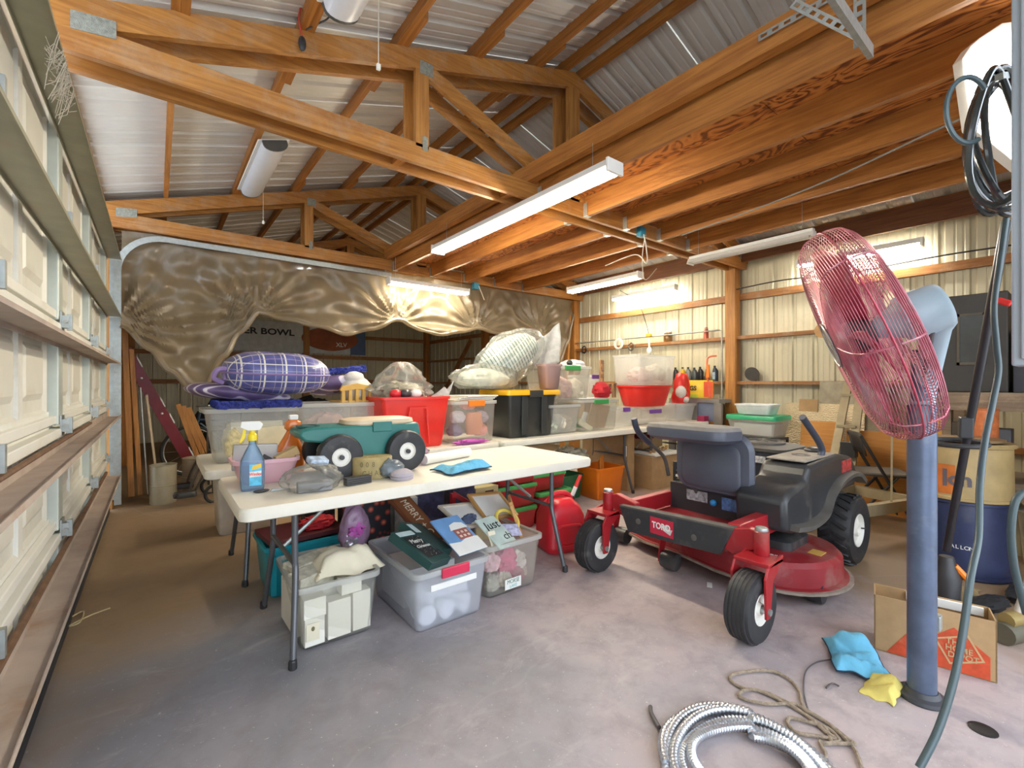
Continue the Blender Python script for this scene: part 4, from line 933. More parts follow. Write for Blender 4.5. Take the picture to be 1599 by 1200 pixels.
single('pillow_case', m, M('ivory_cloth', (.76, .69, .52), .85, 0, .06, 8, bmp=.15), 'ivory cloth heaped over the clear bin of white boxes', 'cloth', smooth=True)
t = thing('gift_bag', 'lavender clear gift bag with a magenta bow', 'bag', (.90, 2.62, .25))
blob((0, 0, .14), (.085, .05, .15), 13, .2, 2.5, 26, 18, flat=False).obj('bag', LAV, t, smooth=1.2)
blob((.0, -.03, .16), (.045, .03, .045), 15, .6, 6).obj('bow', MATS['magenta'], t, smooth=True)
blob((-.02, -.02, .10), (.05, .03, .06), 16, .5, 6).obj('silver_trinket', M('silver_foil', (.5, .5, .55), .25, .6, .3, 30), t, smooth=True)
# bin B
t = container('storage_bin', 'large clear bin with a red latch and a carol sign', 'bin', (1.21, 2.34, 0), .45, .64, .31, CLRW, .9, latches=(M('latch_crimson', (.62, .03, .08), .35), 'y'))
MB().bb(-.13, .14, -.306, -.300, .205, .235).obj('blank_label', PAPER, t)
for i, (x, y, z0) in enumerate(((1.09, 2.14, .062), (1.195, 2.14, .062), (1.30, 2.14, .062), (1.09, 2.14, .165), (1.195, 2.14, .165), (1.30, 2.14, .165))):
    single('paper_roll', MB().lathe([(.018, -.05), (.05, -.05), (.052, 0), (.05, .05), (.018, .05)], 18, (x, y, z0), rotm(PI/2, 0, .2*i)), PAPER, ['lower', 'upper'][i//3]+' white paper roll '+['at the door side', 'in the middle', 'at the mower side'][i % 3]+' of the red latched bin', 'roll', 'paper rolls in the red latched bin', smooth=True)
carton('packing_box', 'white box filling the rear of the red latched bin', (1.22, 2.46, .02), (.32, .3, .2), PAPER)
DG = M('frame_green', (.012, .055, .05), .45); BLKB = M('print_black', (.012, .013, .016), .5)
def slab(name, label, c, w, h, th, tilt, mat, cat='sign', face=None):
    t = thing(name, label, cat, c, rot=tilt); MB().bb(-w/2, w/2, -h/2, h/2, 0, th).obj('board', mat, t, bevel=.003)
    return t
t = slab('gift_box', 'dark green picture box with silver script lettering', (1.075, 2.17, .365), .20, .28, .045, (.43, .20, .55), DG, 'box')
MB().bb(-.075, .075, -.10, .075, .045, .047).obj('print', BLKB, t)
MB().bb(-.085, .06, .09, .125, .045, .047).obj('print', M('print_mint', (.55, .68, .68), .5), t)
SIL = M('script_silver', (.70, .70, .66), .4)
text('lettering', 'Merry', .045, SIL, t, (-.012, .035, .048), (0, 0, 0), shear=.3); text('lettering', 'Christmas', .030, SIL, t, (-.005, -.012, .048), (0, 0, 0), shear=.3)
Rd = random.Random(3); dm_ = MB()
for k in range(60):
    x, y = Rd.uniform(-.07, .07), Rd.uniform(-.095, .07); dm_.bb(x-.001, x+.001, y-.001, y+.001, .047, .0476)
dm_.obj('snow_dots', SIL, t)
t = slab('gift_box', 'dark green picture box behind the silver script one', (1.17, 2.30, .36), .19, .27, .045, (.42, .3, .5), DG, 'box')
MB().bb(-.07, -.02, .03, .11, .045, .047).obj('print', MATS['print_mint'], t)
t = slab('holiday_sign', 'brown wooden sign reading MERRY', (1.27, 2.60, .40), .15, .42, .02, (.62, -.08, .32), M('sign_brown', (.16, .05, .02), .45))
MB().bb(-.06, .06, -.195, .195, .02, .023).obj('face', M('sign_face', (.22, .08, .03), .5), t)
text('lettering', 'MERRY + C', .075, M('letter_ivory', (.72, .66, .52), .5), t, (0, .0, .0235), (0, 0, -PI/2), sx=.8)
t = slab('picture_card', 'blue winter house picture on white card', (1.345, 2.22, .385), .21, .28, .012, (.50, .05, .22), M('pic_blue', (.16, .33, .60), .5, 0, .12, 10), 'picture')
MB().prism([(-.11, -.145), (.11, -.145), (.11, -.05), (.05, -.035), (-.03, -.06), (-.11, -.05)], .012, .014, U=(1, 0, 0), V=(0, 1, 0), N=(0, 0, 1)).obj('print', PAPER, t)
MB().bb(-.02, .08, -.045, .03, .014, .016).obj('print', M('pic_brick', (.36, .12, .09), .6), t)
MB().prism([(-.035, .03), (.095, .03), (.08, .07), (.03, .085), (-.02, .07)], .014, .017, U=(1, 0, 0), V=(0, 1, 0), N=(0, 0, 1)).obj('print', PAPER, t)
for x in (0, .03, .06):
    for y in (-.025, .005): MB().bb(x-.008, x+.008, y-.008, y+.008, .016, .0172).obj('print', M('pic_window', (.75, .6, .5), .5), t)
# bin C
t = container('storage_bin', 'clear bin with a sticker and picture frames', 'bin', (1.68, 2.36, 0), .43, .52, .315, CLR, .88)
stk = MB().bb(-.075, .045, -.243, -.240, .035, .095).obj('sticker', PAPER, t)
text('lettering', 'MORSE', .034, M('ink_green', (.10, .22, .16), .5), stk, (-.015, -.244, .077), (PI/2, 0, 0), sx=.85)
text('lettering', 'LAKE', .026, M('ink_teal', (.15, .48, .45), .5), stk, (-.015, -.244, .050), (PI/2, 0, 0), sx=.9)
for i, (x, y, z0, r_, mn, l) in enumerate(((1.70, 2.24, .15, .08, (.62, .10, .22), 'crimson'), (1.58, 2.22, .17, .055, (.75, .45, .50), 'pink'), (1.79, 2.24, .13, .06, (.72, .68, .62), 'pearl'), (1.57, 2.2, .06, .05, (.45, .42, .36), 'grey'), (1.66, 2.2, .06, .05, (.65, .60, .5), 'ivory'), (1.76, 2.22, .05, .06, (.40, .08, .14), 'maroon'), (1.84, 2.25, .05, .04, (.65, .5, .4), 'beige'))):
    single('tissue_flower', blob((x, y, z0), (r_, r_*.8, r_), i+60, .35, 4), M('flower_'+l, mn, .6, 0, .3, 20), l+' tissue flower inside the stickered clear bin', 'flower', smooth=True)
OAK = M('oak_frame', (.52, .28, .09), .45, 0, .1)
def frame(label, c, w, h, tilt, fm_, pic, b=.022):
    t = thing('framed_picture', label, 'frame', c, rot=tilt)
    for a in ((-w/2, w/2, -h/2, -h/2+b), (-w/2, w/2, h/2-b, h/2), (-w/2, -w/2+b, -h/2+b, h/2-b), (w/2-b, w/2, -h/2+b, h/2-b)): MB().bb(a[0], a[1], a[2], a[3], 0, .018).obj('frame_rail', fm_, t, bevel=.003)
    MB().bb(-w/2+b, w/2-b, -h/2+b, h/2-b, .003, .008).obj('picture', pic, t); return t
frame('white picture in a pale frame leaning across two bins', (1.56, 2.46, .40), .30, .26, (.35, .12, .2), M('pale_frame', (.60, .52, .42), .5), PAPER)
frame('oak frame with a white picture at the back of the stickered bin', (1.80, 2.52, .41), .30, .24, (.55, .1, .1), OAK, PAPER)
frame('oak frame standing at the corner of the stickered bin', (1.86, 2.36, .37), .20, .24, (1.25, .0, .95), OAK, M('frame_back', (.35, .22, .1), .7))
t = slab('craft_sign', 'pale teal sign with black script', (1.60, 2.20, .355), .17, .24, .01, (.55, .05, .25), M('sign_teal', (.50, .60, .55), .6, 0, .15, 10))
text('lettering', 'Just', .085, BLKB, t, (.0, .05, .011), (0, 0, 0), shear=.15); text('lettering', 'ch', .075, BLKB, t, (.045, -.05, .011), (0, 0, 0), shear=.15)
single('wreath_ring', MB().tube([(1.76+.075*math.cos(a), 2.30+.06*math.sin(a), .375+.05*math.sin(a)) for a in [2*PI*i/24 for i in range(24)]], .012, 8, True), M('ring_yellow', (.72, .55, .10), .5), 'yellow ring lying among the picture frames', 'ring', smooth=True)
carton('note_card', 'pale violet patterned card in the stickered bin', (1.72, 2.22, .34), (.13, .10, .006), M('card_violet', (.45, .45, .62), .6, 0, .5, 40), tilt=(.45, .1, -.3), cat='card')
carton('name_tag', 'cream folded tag before the teal sign', (1.55, 2.14, .30), (.06, .008, .09), CREAM, tilt=(-.5, .1, .2), cat='card')
single('blue_scarf', blob((1.50, 2.40, .37), (.13, .05, .04), 70, .3, 4, R=rotm(0, -.15, .5)), M('scarf_blue', (.12, .16, .28), .8, 0, .5, 20), 'dark blue scarf over the bin edges', 'cloth', smooth=True)
# turquoise bin by the door
t = container('storage_tote', 'turquoise tote behind the front table leg', 'tote', (.73, 3.10, 0), .50, .42, .30, M('turquoise', (.01, .33, .42), .35, 0, .06), .9, lip=.016)
for x in (-.2, -.13, .13, .2): MB().bb(x-.014, x+.014, -.216, -.196, .03, .25).obj('rib', MATS['turquoise'], t)
carton('flat_case', 'dark maroon case lying on the turquoise tote', (.72, 3.08, .305), (.44, .34, .03), M('maroon_dark', (.10, .015, .02), .5), .1, 'case')
single('red_stocking', blob((.80, 3.02, .365), (.10, .06, .045), 75, .35, 4), MATS['velvet_red'], 'red stocking crumpled on the maroon case', 'cloth', smooth=True)
flm, nt, p = new_mat('floral_print'); v = coords(nt); vo = nt.nodes.new('ShaderNodeTexVoronoi'); vo.inputs['Scale'].default_value = 16; nt.links.new(v, vo.inputs['Vector'])
c = ramp(nt, vo.outputs['Distance'], [(.0, (.65, .32, .2)), (.22, (.45, .05, .03)), (.36, (.02, .02, .025)), (1, (.015, .015, .02))]); nt.links.new(c, p.inputs['Base Color'])
carton('gift_box', 'black box printed with red flowers beside the lavender bag', (1.10, 3.02, 0), (.27, .25, .475), flm)
carton('gift_box', 'black box printed with red flowers under the table brace', (.88, 3.36, 0), (.20, .22, .46), flm)
NVY = M('navy_print', (.04, .045, .10), .45, 0, .8, 14)
carton('toy_box', 'white and navy printed box left of the carol sign', (1.36, 3.06, 0), (.17, .28, .45), M('box_white_navy', (.40, .40, .38), .55, 0, .5, 10))
carton('toy_box', 'navy printed box behind the carol sign', (1.58, 3.08, 0), (.22, .2, .47), NVY)
carton('toy_box', 'navy box with coloured baubles print, beside the cream carton', (1.86, 3.06, 0), (.20, .16, .455), NVY, .05)
t = carton('carton', 'cream carton with a brown picture, under the table', (2.08, 3.08, 0), (.22, .2, .42), M('carton_cream', (.60, .52, .26), .6))
MB().bb(-.02, .06, -.103, -.1005, .31, .39).obj('print', M('print_brown', (.12, .05, .03), .5), t)
t = thing('framed_picture', 'dark red frame rail leaning behind the picture frames', 'frame', (1.72, 2.72, .0)); MB().bar((-.05, .1, .46), (.22, -.05, .26), .03, .03).obj('rail', REDD, t)
MB().bar((-.05, .1, .46), (-.05, .12, .0), .03, .03).obj('rail', REDD, t)
carton('long_carton', 'long yellow cardboard carton under the rear table', (2.25, 3.62, 0), (.75, .36, .33), CARDY)
# red and green totes
def small_tote(label, c, w, d, h):
    t = container('gift_tote', label, 'tote', c, w, d, h-.03, REDD, .94, lid=GRN, lidh=.03, r=.02, lip=.006, group='red totes with green lids'); return t
for k in range(3): small_tote(['bottom', 'middle', 'top'][k]+' red tote with green lid in the column behind the table leg', (2.40, 3.18, .195*k), .42, .40, .193)
small_tote('lower red tote with green lid behind the fuel can', (2.82, 3.16, 0), .40, .40, .285)
small_tote('upper red tote with green lid behind the fuel can', (2.78, 3.18, .288), .40, .36, .16)
# fuel can
t = thing('fuel_can', 'red plastic fuel can with an upright spout', 'can', (2.42, 2.50, 0), -.25)
CANR = M('can_red', (.62, .02, .035), .35, 0, .06)
m = MB(); m.loft([rr(0, 0, .30, .24, .05, 0, 5), rr(0, 0, .33, .27, .06, .02, 5), rr(0, 0, .33, .27, .06, .05, 5), rr(0, 0, .325, .265, .06, .06, 5), rr(0, 0, .32, .26, .06, .25, 5), rr(.0, 0, .26, .22, .06, .325, 5), rr(.0, 0, .16, .15, .05, .375, 5), rr(.0, 0, .10, .1, .04, .385, 5)])
m.obj('can_body', CANR, t, smooth=True)
MB().tube(smooth_path([(-.085, -.135, .08), (-.095, -.14, .17), (-.08, -.142, .20), (0, -.142, .205), (.08, -.142, .2), (.095, -.14, .17), (.085, -.135, .08), (0, -.135, .055)], 5, True), .011, 8, True).obj('embossed_panel', CANR, t, smooth=True)
MB().tube(smooth_path([(-.10, 0, .345), (-.06, 0, .405), (.05, 0, .405), (.10, .0, .345)]), .02, 10).obj('handle', CANR, t, smooth=True)
sp_ = MB().lathe([(.03, 0), (.03, .03), (.022, .035)], 14, (.10, .02, .345), rotm(0, .5, 0)).obj('spout_collar', MATS['black_plastic'], t, smooth=True)
MB().tube([(.115, .02, .37), (.15, .02, .44)], .016, 12).obj('spout', PAPER, t, smooth=True)
MB().tube([(.15, .02, .44), (.195, .02, .53)], [.016, .013], 12).obj('spout_tip', RED, t, smooth=True)
# orange bin and neighbours
t = container('toy_bin', 'bright orange open bin on the floor', 'bin', (3.86, 3.36, 0), .42, .38, .34, ORG, .86, lip=.012, rz=-.1)
for i in range(2): carton('orange_board', ['front', 'rear'][i]+' orange board standing in the orange bin', (3.82+.03*i, 3.30+.05*i, .05), (.16, .015, .40-.04*i), M('board_orange', (.60, .20, .02), .6), .5, 'board')
t = container('storage_tote', 'dark green tote behind the orange bin', 'tote', (3.46, 3.62, 0), .46, .40, .26, M('tote_green', (.02, .15, .06), .4), .9)
single('garland', blob((3.66, 3.64, .40), (.24, .17, .13), 81, .3, 4, 30, 18), M('garland_cream', (.60, .56, .40), .8, 0, .35, 26, bmp=.8), 'cream knitted bundle rising from the green tote', 'cloth', smooth=True)
t = container('storage_bin', 'clear blue topped bin between garland and red totes', 'bin', (3.22, 3.66, 0), .40, .34, .40, CLRW, .9)
carton('moving_box', 'tall brown carton behind the orange bin', (4.30, 3.62, 0), (.16, .62, .68), CARD, .15)
carton('address_label', 'white paper label on the tall brown carton', (4.245, 3.31, .40), (.09, .004, .12), PAPER, .15, 'label')
carton('moving_box', 'wide brown carton printed with red arrows', (4.85, 3.35, 0), (.60, .40, .38), CARD, -.05)
ar = [o for o in bpy.data.objects if o.name.startswith('moving_box')][-1]
for x in (.12, .22): MB().prism([(x-.012, .20), (x+.012, .20), (x+.012, .25), (x+.03, .25), (x, .29), (x-.03, .25), (x-.012, .25)], -.203, -.2005).obj('printed_arrow', M('arrow_red', (.50, .05, .02), .6), ar)
carton('wood_tray', 'white tray of wooden strips on the arrow carton', (4.86, 3.30, .385), (.52, .34, .025), PAPER, -.05, 'tray')
for k in range(5): single('wood_strip', MB().box((4.68+.08*k, 3.28, .42+.006*k), (.16, .03, .014), rotm(0, -.1, .5)), [OAK, CARD][k % 2], ['first', 'second', 'third', 'fourth', 'fifth'][k]+' wooden strip from the brown carton in the white tray', 'strip', 'wooden strips in the white tray')
t = container('craft_box', 'open carton of dark red berries under the table', 'box', (5.0, 3.62, .42), .42, .3, .12, CARD, 1.0, r=.004, lip=.001)
carton('crate', 'brown crate carrying the berry carton', (5.0, 3.72, .0), (.42, .24, .418), CARD)
single('berry_garland', blob((5.0, 3.62, .545), (.18, .12, .05), 90, .4, 7, 34, 18), M('berry_red', (.22, .01, .04), .4, 0, .5, 40, bmp=.8), 'dark red berry garland in the open carton', 'garland', smooth=True)

single('ribbon', blob((2.06, 3.19, Z+.02), (.16, .035, .02), 66, .5, 6), MATS['magenta'], 'magenta ribbon lying in front of the orange latched bin', 'ribbon', smooth=True)
carton('ring_folder', 'burgundy folder at the end of the rear tables', (5.72, 3.20, Z), (.12, .10, .07), M('burgundy', (.30, .02, .08), .5), cat='folder')
single('cap', blob((3.35, 3.50, .46), (.16, .1, .06), 67, .25), M('cap_navy', (.02, .02, .035), .8), 'dark navy cap on the blue topped bin', 'cap', smooth=True)
# ------------------------------------------------------------------ zero-turn mower, front towards the garage door
MR = M('mower_red', (.34, .012, .018), .38, 0, .1, 7, coat=.2, dirt=(.28, .12, .09), dirt_amt=.22)
MRD = M('mower_deck_red', (.26, .014, .02), .5, 0, .15, 6, dirt=(.28, .16, .13), dirt_amt=.5)
MBK = M('mower_black', (.035, .037, .040), .36, 0, .12, 6, dirt=(.16, .14, .12), dirt_amt=.2)
MDK = M('mower_dust_black', (.10, .09, .08), .7, 0, .25, 9)
SEATM = M('seat_vinyl', (.085, .095, .125), .42, 0, .08, 8)
SEATT = M('seat_dusty', (.23, .215, .20), .75, 0, .15, 8)
GRIP = M('lever_grip', (.045, .055, .085), .42)
t = thing('riding_mower', 'red and black riding mower with its seat tipped forward', 'mower', (3.0, 1.55, 0))
def mo(m, n, mt, par=None, **k):
    """part given in world coordinates"""
    m.v = [(a-3.0, b-1.55, c) for a, b, c in m.v]; return m.obj(n, mt, par or t, **k)
def tyre(c, r, w, hubr, lugs=0, name='front_wheel'):
    o = wheel(t, (c[0]-3, c[1]-1.55, c[2]), r, w, hubr, 'y', hub=HUBW, name=name)
    tm = MB()
    if lugs:
        for k in range(lugs):
            a = 2*PI*k/lugs
            for s in (-1, 1):
                a2 = a+(PI/lugs if s > 0 else 0)
                R = rotm(0, -a2, 0) @ rotm(.0, 0, 0)
                q = Vector((c[0]-3, c[1]-1.55, c[2])) + R @ Vector((r*1.0, s*w*.2, 0))
                tm.box(q, (.014, w*.36, r*.085), R @ rotm(s*.5, 0, 0))
    else:
        for s in (-.30, -.15, 0, .15, .30): tm.lathe([(r*.97, s*w-.006), (r*1.015, s*w-.005), (r*1.015, s*w+.005), (r*.97, s*w+.006)], 32, (c[0]-3, c[1]-1.55, c[2]), rotm(PI/2, 0, 0), caps=False)
    tm.obj('tread', TYR, o, smooth=True)
    MB().tube([(c[0]-3+hubr*.6, c[1]-1.55-w*.35, c[2]), (c[0]-3+hubr*.65, c[1]-1.55-w*.5, c[2]+.004)], .005, 6).obj('valve', MATS['black_plastic'], o)
    return o
tyre((2.32, 2.05, .165), .165, .13, .075); tyre((2.28, 1.03, .165), .165, .13, .075)
tyre((3.80, 1.08, .235), .235, .21, .11, 22, 'rear_wheel'); tyre((3.80, 2.02, .235), .235, .21, .11, 22, 'rear_wheel')
for y, s, x in ((2.05, 1, 2.32), (1.03, -1, 2.28)):
    yk = y
    # fork of the caster, its stem, and the arm to the frame
    mo(MB().prism([(x-.02, .13), (x+.02, .13), (x+.05, .30), (x+.16, .37), (x+.16, .40), (x-.0, .37), (x-.03, .32)], yk-.085, yk-.072), 'caster_fork', MR, bevel=.003)
    mo(MB().prism([(x-.02, .13), (x+.02, .13), (x+.05, .30), (x+.16, .37), (x+.16, .40), (x-.0, .37), (x-.03, .32)], yk+.072, yk+.085), 'caster_fork', MR, bevel=.003)
    mo(MB().bb(x-.0, x+.16, yk-.085, yk+.085, .365, .385), 'caster_fork', MR, bevel=.004)
    mo(MB().lathe([(.034, .375), (.036, .38), (.036, .50), (.030, .505)], 18, (x+.12, yk, 0)), 'caster_stem', MR, smooth=True)
    mo(MB().lathe([(.03, .505), (.032, .51), (.028, .522)], 18, (x+.12, yk, 0)), 'stem_cap', GALV, smooth=True)
    mo(MB().lathe([(.016, -.095), (.016, .095)], 10, (x, yk, .165), rotm(PI/2, 0, 0)), 'axle', GALV)
    yi = yk-s*.16
    mo(MB().prism([(0, .40), (0, .49), (.04, .50), (.20, .46), (.22, .36), (.14, .34)], -.0, .05, O=(x+.12, yk-s*.03, 0), U=(.10, -s*.995*.9, 0), N=(.995, 0, 0)), 'front_arm', MR, bevel=.006)
# front plate with the maker's badge
pl = mo(MB().prism([(1.93, .435), (1.175, .470), (1.25, .315), (1.86, .285)], -.012, .012, O=(2.42, 0, 0), U=(0, 1, 0), V=(0, 0, 1), N=(1, 0, 0)), 'front_plate', MBK, bevel=.004)
mo(MB().prism([(1.93, .435), (1.175, .470), (1.175, .478), (1.93, .443)], -.012, .05, O=(2.42, 0, 0), U=(0, 1, 0), V=(0, 0, 1), N=(1, 0, 0)), 'plate_flange', MDK)
bdg = mo(MB().bb(2.405, 2.4078, 1.53, 1.69, .325, .425), 'badge', M('badge_red', (.50, .02, .05), .4), pl)
mo(MB().prism([(1.55, .34), (1.535, .375), (1.56, .372), (1.575, .40), (1.60, .385), (1.60, .36)], 0, .0012, O=(2.4042, 0, 0), U=(0, 1, 0), V=(0, 0, 1), N=(1, 0, 0)), 'badge_tear', M('badge_grey', (.6, .58, .56), .5), pl)
text('badge_lettering', 'TORO', .052, PAPER, pl, (2.4035-3, 1.612-1.55, .378), (PI/2, 0, -PI/2), sx=.85, bold=.0015)
for y in (1.78, 1.40): mo(MB().lathe([(.018, 0), (.018, .006)], 12, (2.405, y, .37), rotm(0, PI/2, 0)), 'plate_bolt', MDK, pl)
# floor pan and its rails
mo(MB().prism([(2.43, .335), (2.95, .335), (2.95, .36), (2.43, .36)], 1.22, 1.88), 'foot_pan', MRD)
mo(MB().bar((2.50, 1.90, .42), (2.95, 1.90, .42), .06, .10), 'side_rail', MR, bevel=.006)
mo(MB().bar((2.46, 1.20, .425), (2.98, 1.20, .425), .07, .12), 'side_rail', MR, bevel=.006)
mo(MB().bb(2.92, 2.96, 1.22, 1.88, .33, .54), 'control_panel', MBK)
mo(MB().bb(2.915, 2.92, 1.60, 1.75, .44, .51), 'panel_decal', M('decal_grey', (.35, .36, .38), .5, 0, .6, 40))
mo(MB().bb(2.915, 2.92, 1.36, 1.50, .42, .50), 'panel_decal', M('decal_blue', (.10, .20, .45), .5, 0, .6, 30))
mo(MB().ell((2.90, 1.55, .455), (.022, .022, .022)), 'panel_knob', M('knob_blue', (.03, .28, .65), .3), smooth=True)
mo(MB().bb(2.95, 4.0, 1.36, 1.76, .30, .46), 'chassis', MBK)
for y in (1.40, 1.72): mo(MB().tube([(3.04+.03*0, y, .44+.012*k+0) if False else (3.06+.022*math.cos(k*1.0), y+.022*math.sin(k*1.0), .46+.0026*k) for k in range(46)], .005, 6), 'seat_spring', MDK, smooth=True)
# cutting deck
def deck_ring(o, z):
    pts = []
    for a in [PI*.5+PI*i/14 for i in range(15)] : pts.append((3.10+(.34+o)*-math.sin(a-PI/2)*1.0 if False else 3.10+(.36+o)*math.cos(a+PI/2), 1.20+(.30+o)*math.sin(a+PI/2), z))
    ring = [Vector((x, y, z)) for x, y, z in pts]
    for (x, y) in ((2.74-o, 1.45), (2.80-o, 1.75), (2.82-o, 2.05), (2.95, 2.20+o), (3.3, 2.22+o), (3.45+o, 2.05), (3.46+o, 1.5)): pass
    return ring
outline = [(3.10+.37*math.cos(a), 1.20+.31*math.sin(a)) for a in [-PI+PI*i/16 for i in range(17)]] + [(3.47, 1.5), (3.46, 2.0), (3.36, 2.20), (3.1, 2.26), (2.88, 2.18), (2.82, 2.0), (2.80, 1.7), (2.74, 1.45)]
cx, cy = 3.1, 1.6
def oring(k, z): return [Vector((cx+(x-cx)*k, cy+(y-cy)*k, z)) for x, y in outline]
mo(MB().loft([oring(1.03, .085), oring(1.03, .10), oring(.995, .105), oring(.985, .21), oring(.95, .235), oring(.6, .245)]), 'cutting_deck', MRD, smooth=.6)
mo(MB().loft([oring(1.06, .08), oring(1.06, .094), oring(.99, .096), oring(.99, .08)], closed=True), 'deck_skirt', M('skirt_dust', (.30, .25, .20), .7, 0, .3, 12), smooth=.6)
mo(MB().loft([[Vector((p_.x, p_.y, p_.z)) for p_ in rr(3.12, 1.24, .34, .26, .06, z)] for z in (.24, .29)] + [rr(3.12, 1.24, .28, .2, .05, .305)]), 'belt_cover', MBK, smooth=True)
text('deck_number', '50"', .05, PAPER, t, (2.82-3, 1.16-1.55, .2455), (0, 0, -PI/2+.2))
mo(MB().bb(3.05, 3.14, .98, 1.05, .236, .2415), 'deck_sticker', M('sticker_yellow', (.60, .36, .08), .5))
for (x, y) in ((2.95, .98), (2.70, 1.74), (2.86, 2.26)):
    mo(MB().lathe([(.02, -.055), (.055, -.05), (.06, -.02), (.06, .02), (.055, .05), (.02, .055)], 18, (x, y, .065), rotm(PI/2, 0, .0)), 'deck_roller', MBK, smooth=True)
    mo(MB().prism([(x-.04, .05), (x+.01, .05), (x+.05, .20), (x-.02, .20)], y+.06, y+.068), 'roller_bracket', MR)
mo(MB().bar((2.55, 1.72, .34), (2.78, 1.78, .16), .03, .03), 'lift_arm', MR)
# right and left body pods
def pod(s):
    y0, y1 = (1.07, 1.36) if s < 0 else (1.76, 2.05)
    yo = y0 if s < 0 else y1; yi = y1 if s < 0 else y0
    prof = [(3.36, .40), (3.36, .66), (3.45, .74), (3.70, .76), (3.96, .72), (4.06, .60), (4.02, .50), (3.5, .48)] if s > 0 else [(2.80, .40), (2.79, .58), (2.86, .62), (3.10, .66), (3.16, .74), (3.70, .76), (3.96, .72), (4.06, .60), (4.02, .50), (3.9, .50), (3.75, .50), (3.5, .48), (3.42, .38), (3.3, .36), (2.95, .36)]
    b = mo(MB().prism(prof, y0, y1), 'body_pod', MBK, bevel=.03, smooth=True)
    path = smooth_path(([] if s > 0 else [(2.86, yo, .42), (3.1, yo-.0, .39)])+[(3.35, yo, .42), (3.48, yo, .53), (3.70, yo, .60), (3.95, yo, .60), (4.10, yo, .53)], 6)
    m = MB(); rings = []
    for q in path: rings.append([q+Vector((0, d, e)) for d, e in ((.02, -.02), (-.045*(1 if s < 0 else -1), -.018), (-.05*(1 if s < 0 else -1), .01), (.02, .022))])
    m.loft(rings); mo(m, 'fender_lip', M('fender_grey', (.10, .095, .085), .55, 0, .2, 8), smooth=True)
    mo(MB().lathe([(.06, 0), (.055, .012), (.03, .012), (.028, .0)], 16, (3.42, (y0+y1)/2, .755)), 'cup_holder', MDK, smooth=True)
    mo(MB().bb(3.16 if s < 0 else 3.46, 3.7, y0+.03, y1-.03, .752, .764), 'pod_top', M('pod_dust', (.30, .27, .23), .75, 0, .2, 9), bevel=.01)
    if s < 0:
        mo(MB().bb(3.72, 3.9, yo-.006, yo, .63, .71), 'pod_decal', M('decal_red', (.42, .05, .05), .5, 0, .7, 40))
        mo(MB().ell((3.66, 1.22, .775), (.06, .06, .025)), 'fuel_cap', MBK, smooth=True)
pod(-1); pod(1)
# control levers, folded out
for s, y in ((-1, 1.13), (1, 1.98)):
    if s < 0: path = [(3.02, y, .60), (3.12, y, .645), (3.42, y, .70), (3.52, y, .76), (3.50, y, .84), (3.26, y+.02, 1.03)]
    else: path = [(3.05, y, .55), (3.0, y, .68), (2.90, y, .76), (2.72, y, .87), (2.66, y, .93), (2.63, y, 1.0)]
    q = smooth_path(path, 6)
    mo(MB().tube(q[:len(q)//2+2], .014, 10), 'control_lever', MDK, smooth=True)
    mo(MB().tube(q[len(q)//2:], .021, 12), 'lever_grip', GRIP, smooth=True)
mo(MB().tube([(3.06, 1.93, .42), (3.06, 1.93, .66)], .016, 8), 'parking_lever', MBK)
for k in range(7): mo(MB().bb(2.97, 2.985, 1.84, 1.87, .42+.03*k, .435+.03*k), 'height_notch', PAPER if k % 2 else MBK)
# seat: cushion upright, backrest lying forward
sp_ = MB(); rings = []
for k, (x, ins) in enumerate(((2.98, .07), (2.93, .03), (2.885, .015), (2.85, .03), (2.84, .07))):
    rings.append([Vector((x-.06*(z+1)*.5*0+.03*(.72-p_.y)*.6, 1.54+p_.x, p_.y)) for p_ in [Vector((v_.x, v_.y+.725, 0)) for v_ in rr(0, 0, .55-2*ins, .43-2*ins, .10, 0, 6)] for z in (0,)])
sp_.loft(rings); mo(sp_, 'seat_cushion', SEATM, smooth=True)
mo(MB().loft([[Vector((2.835-.012*e+.03*(.72-(.71+v_.y))*.6, 1.54+v_.x, .71+v_.y)) for v_ in rr(0, 0, .40-.03*e, .30-.03*e, .07, 0, 6)] for e in (0, 1)]), 'cushion_inset', SEATM, smooth=True)
b_ = MB(); b_.loft([[Vector((2.70+v_.y, 1.58+v_.x, z-.04*(v_.y+.15))) for v_ in rr(0, 0, w, d, .09, 0, 6)] for w, d, z in ((.46, .26, .885), (.53, .33, .91), (.54, .34, .945), (.53, .33, .965))]); mo(b_, 'backrest', SEATM, smooth=True)
b_ = MB(); b_.loft([[Vector((2.70+v_.y, 1.58+v_.x, z-.04*(v_.y+.15))) for v_ in rr(0, 0, w, d, .09, 0, 6)] for w, d, z in ((.535, .335, .963), (.52, .32, .985), (.44, .24, .992))]); mo(b_, 'backrest_shell', SEATT, smooth=True)
mo(MB().tube([(2.90, 1.40, .53), (2.95, 1.40, .46)], .012).tube([(2.90, 1.68, .53), (2.95, 1.68, .46)], .012), 'seat_hinge', MDK)
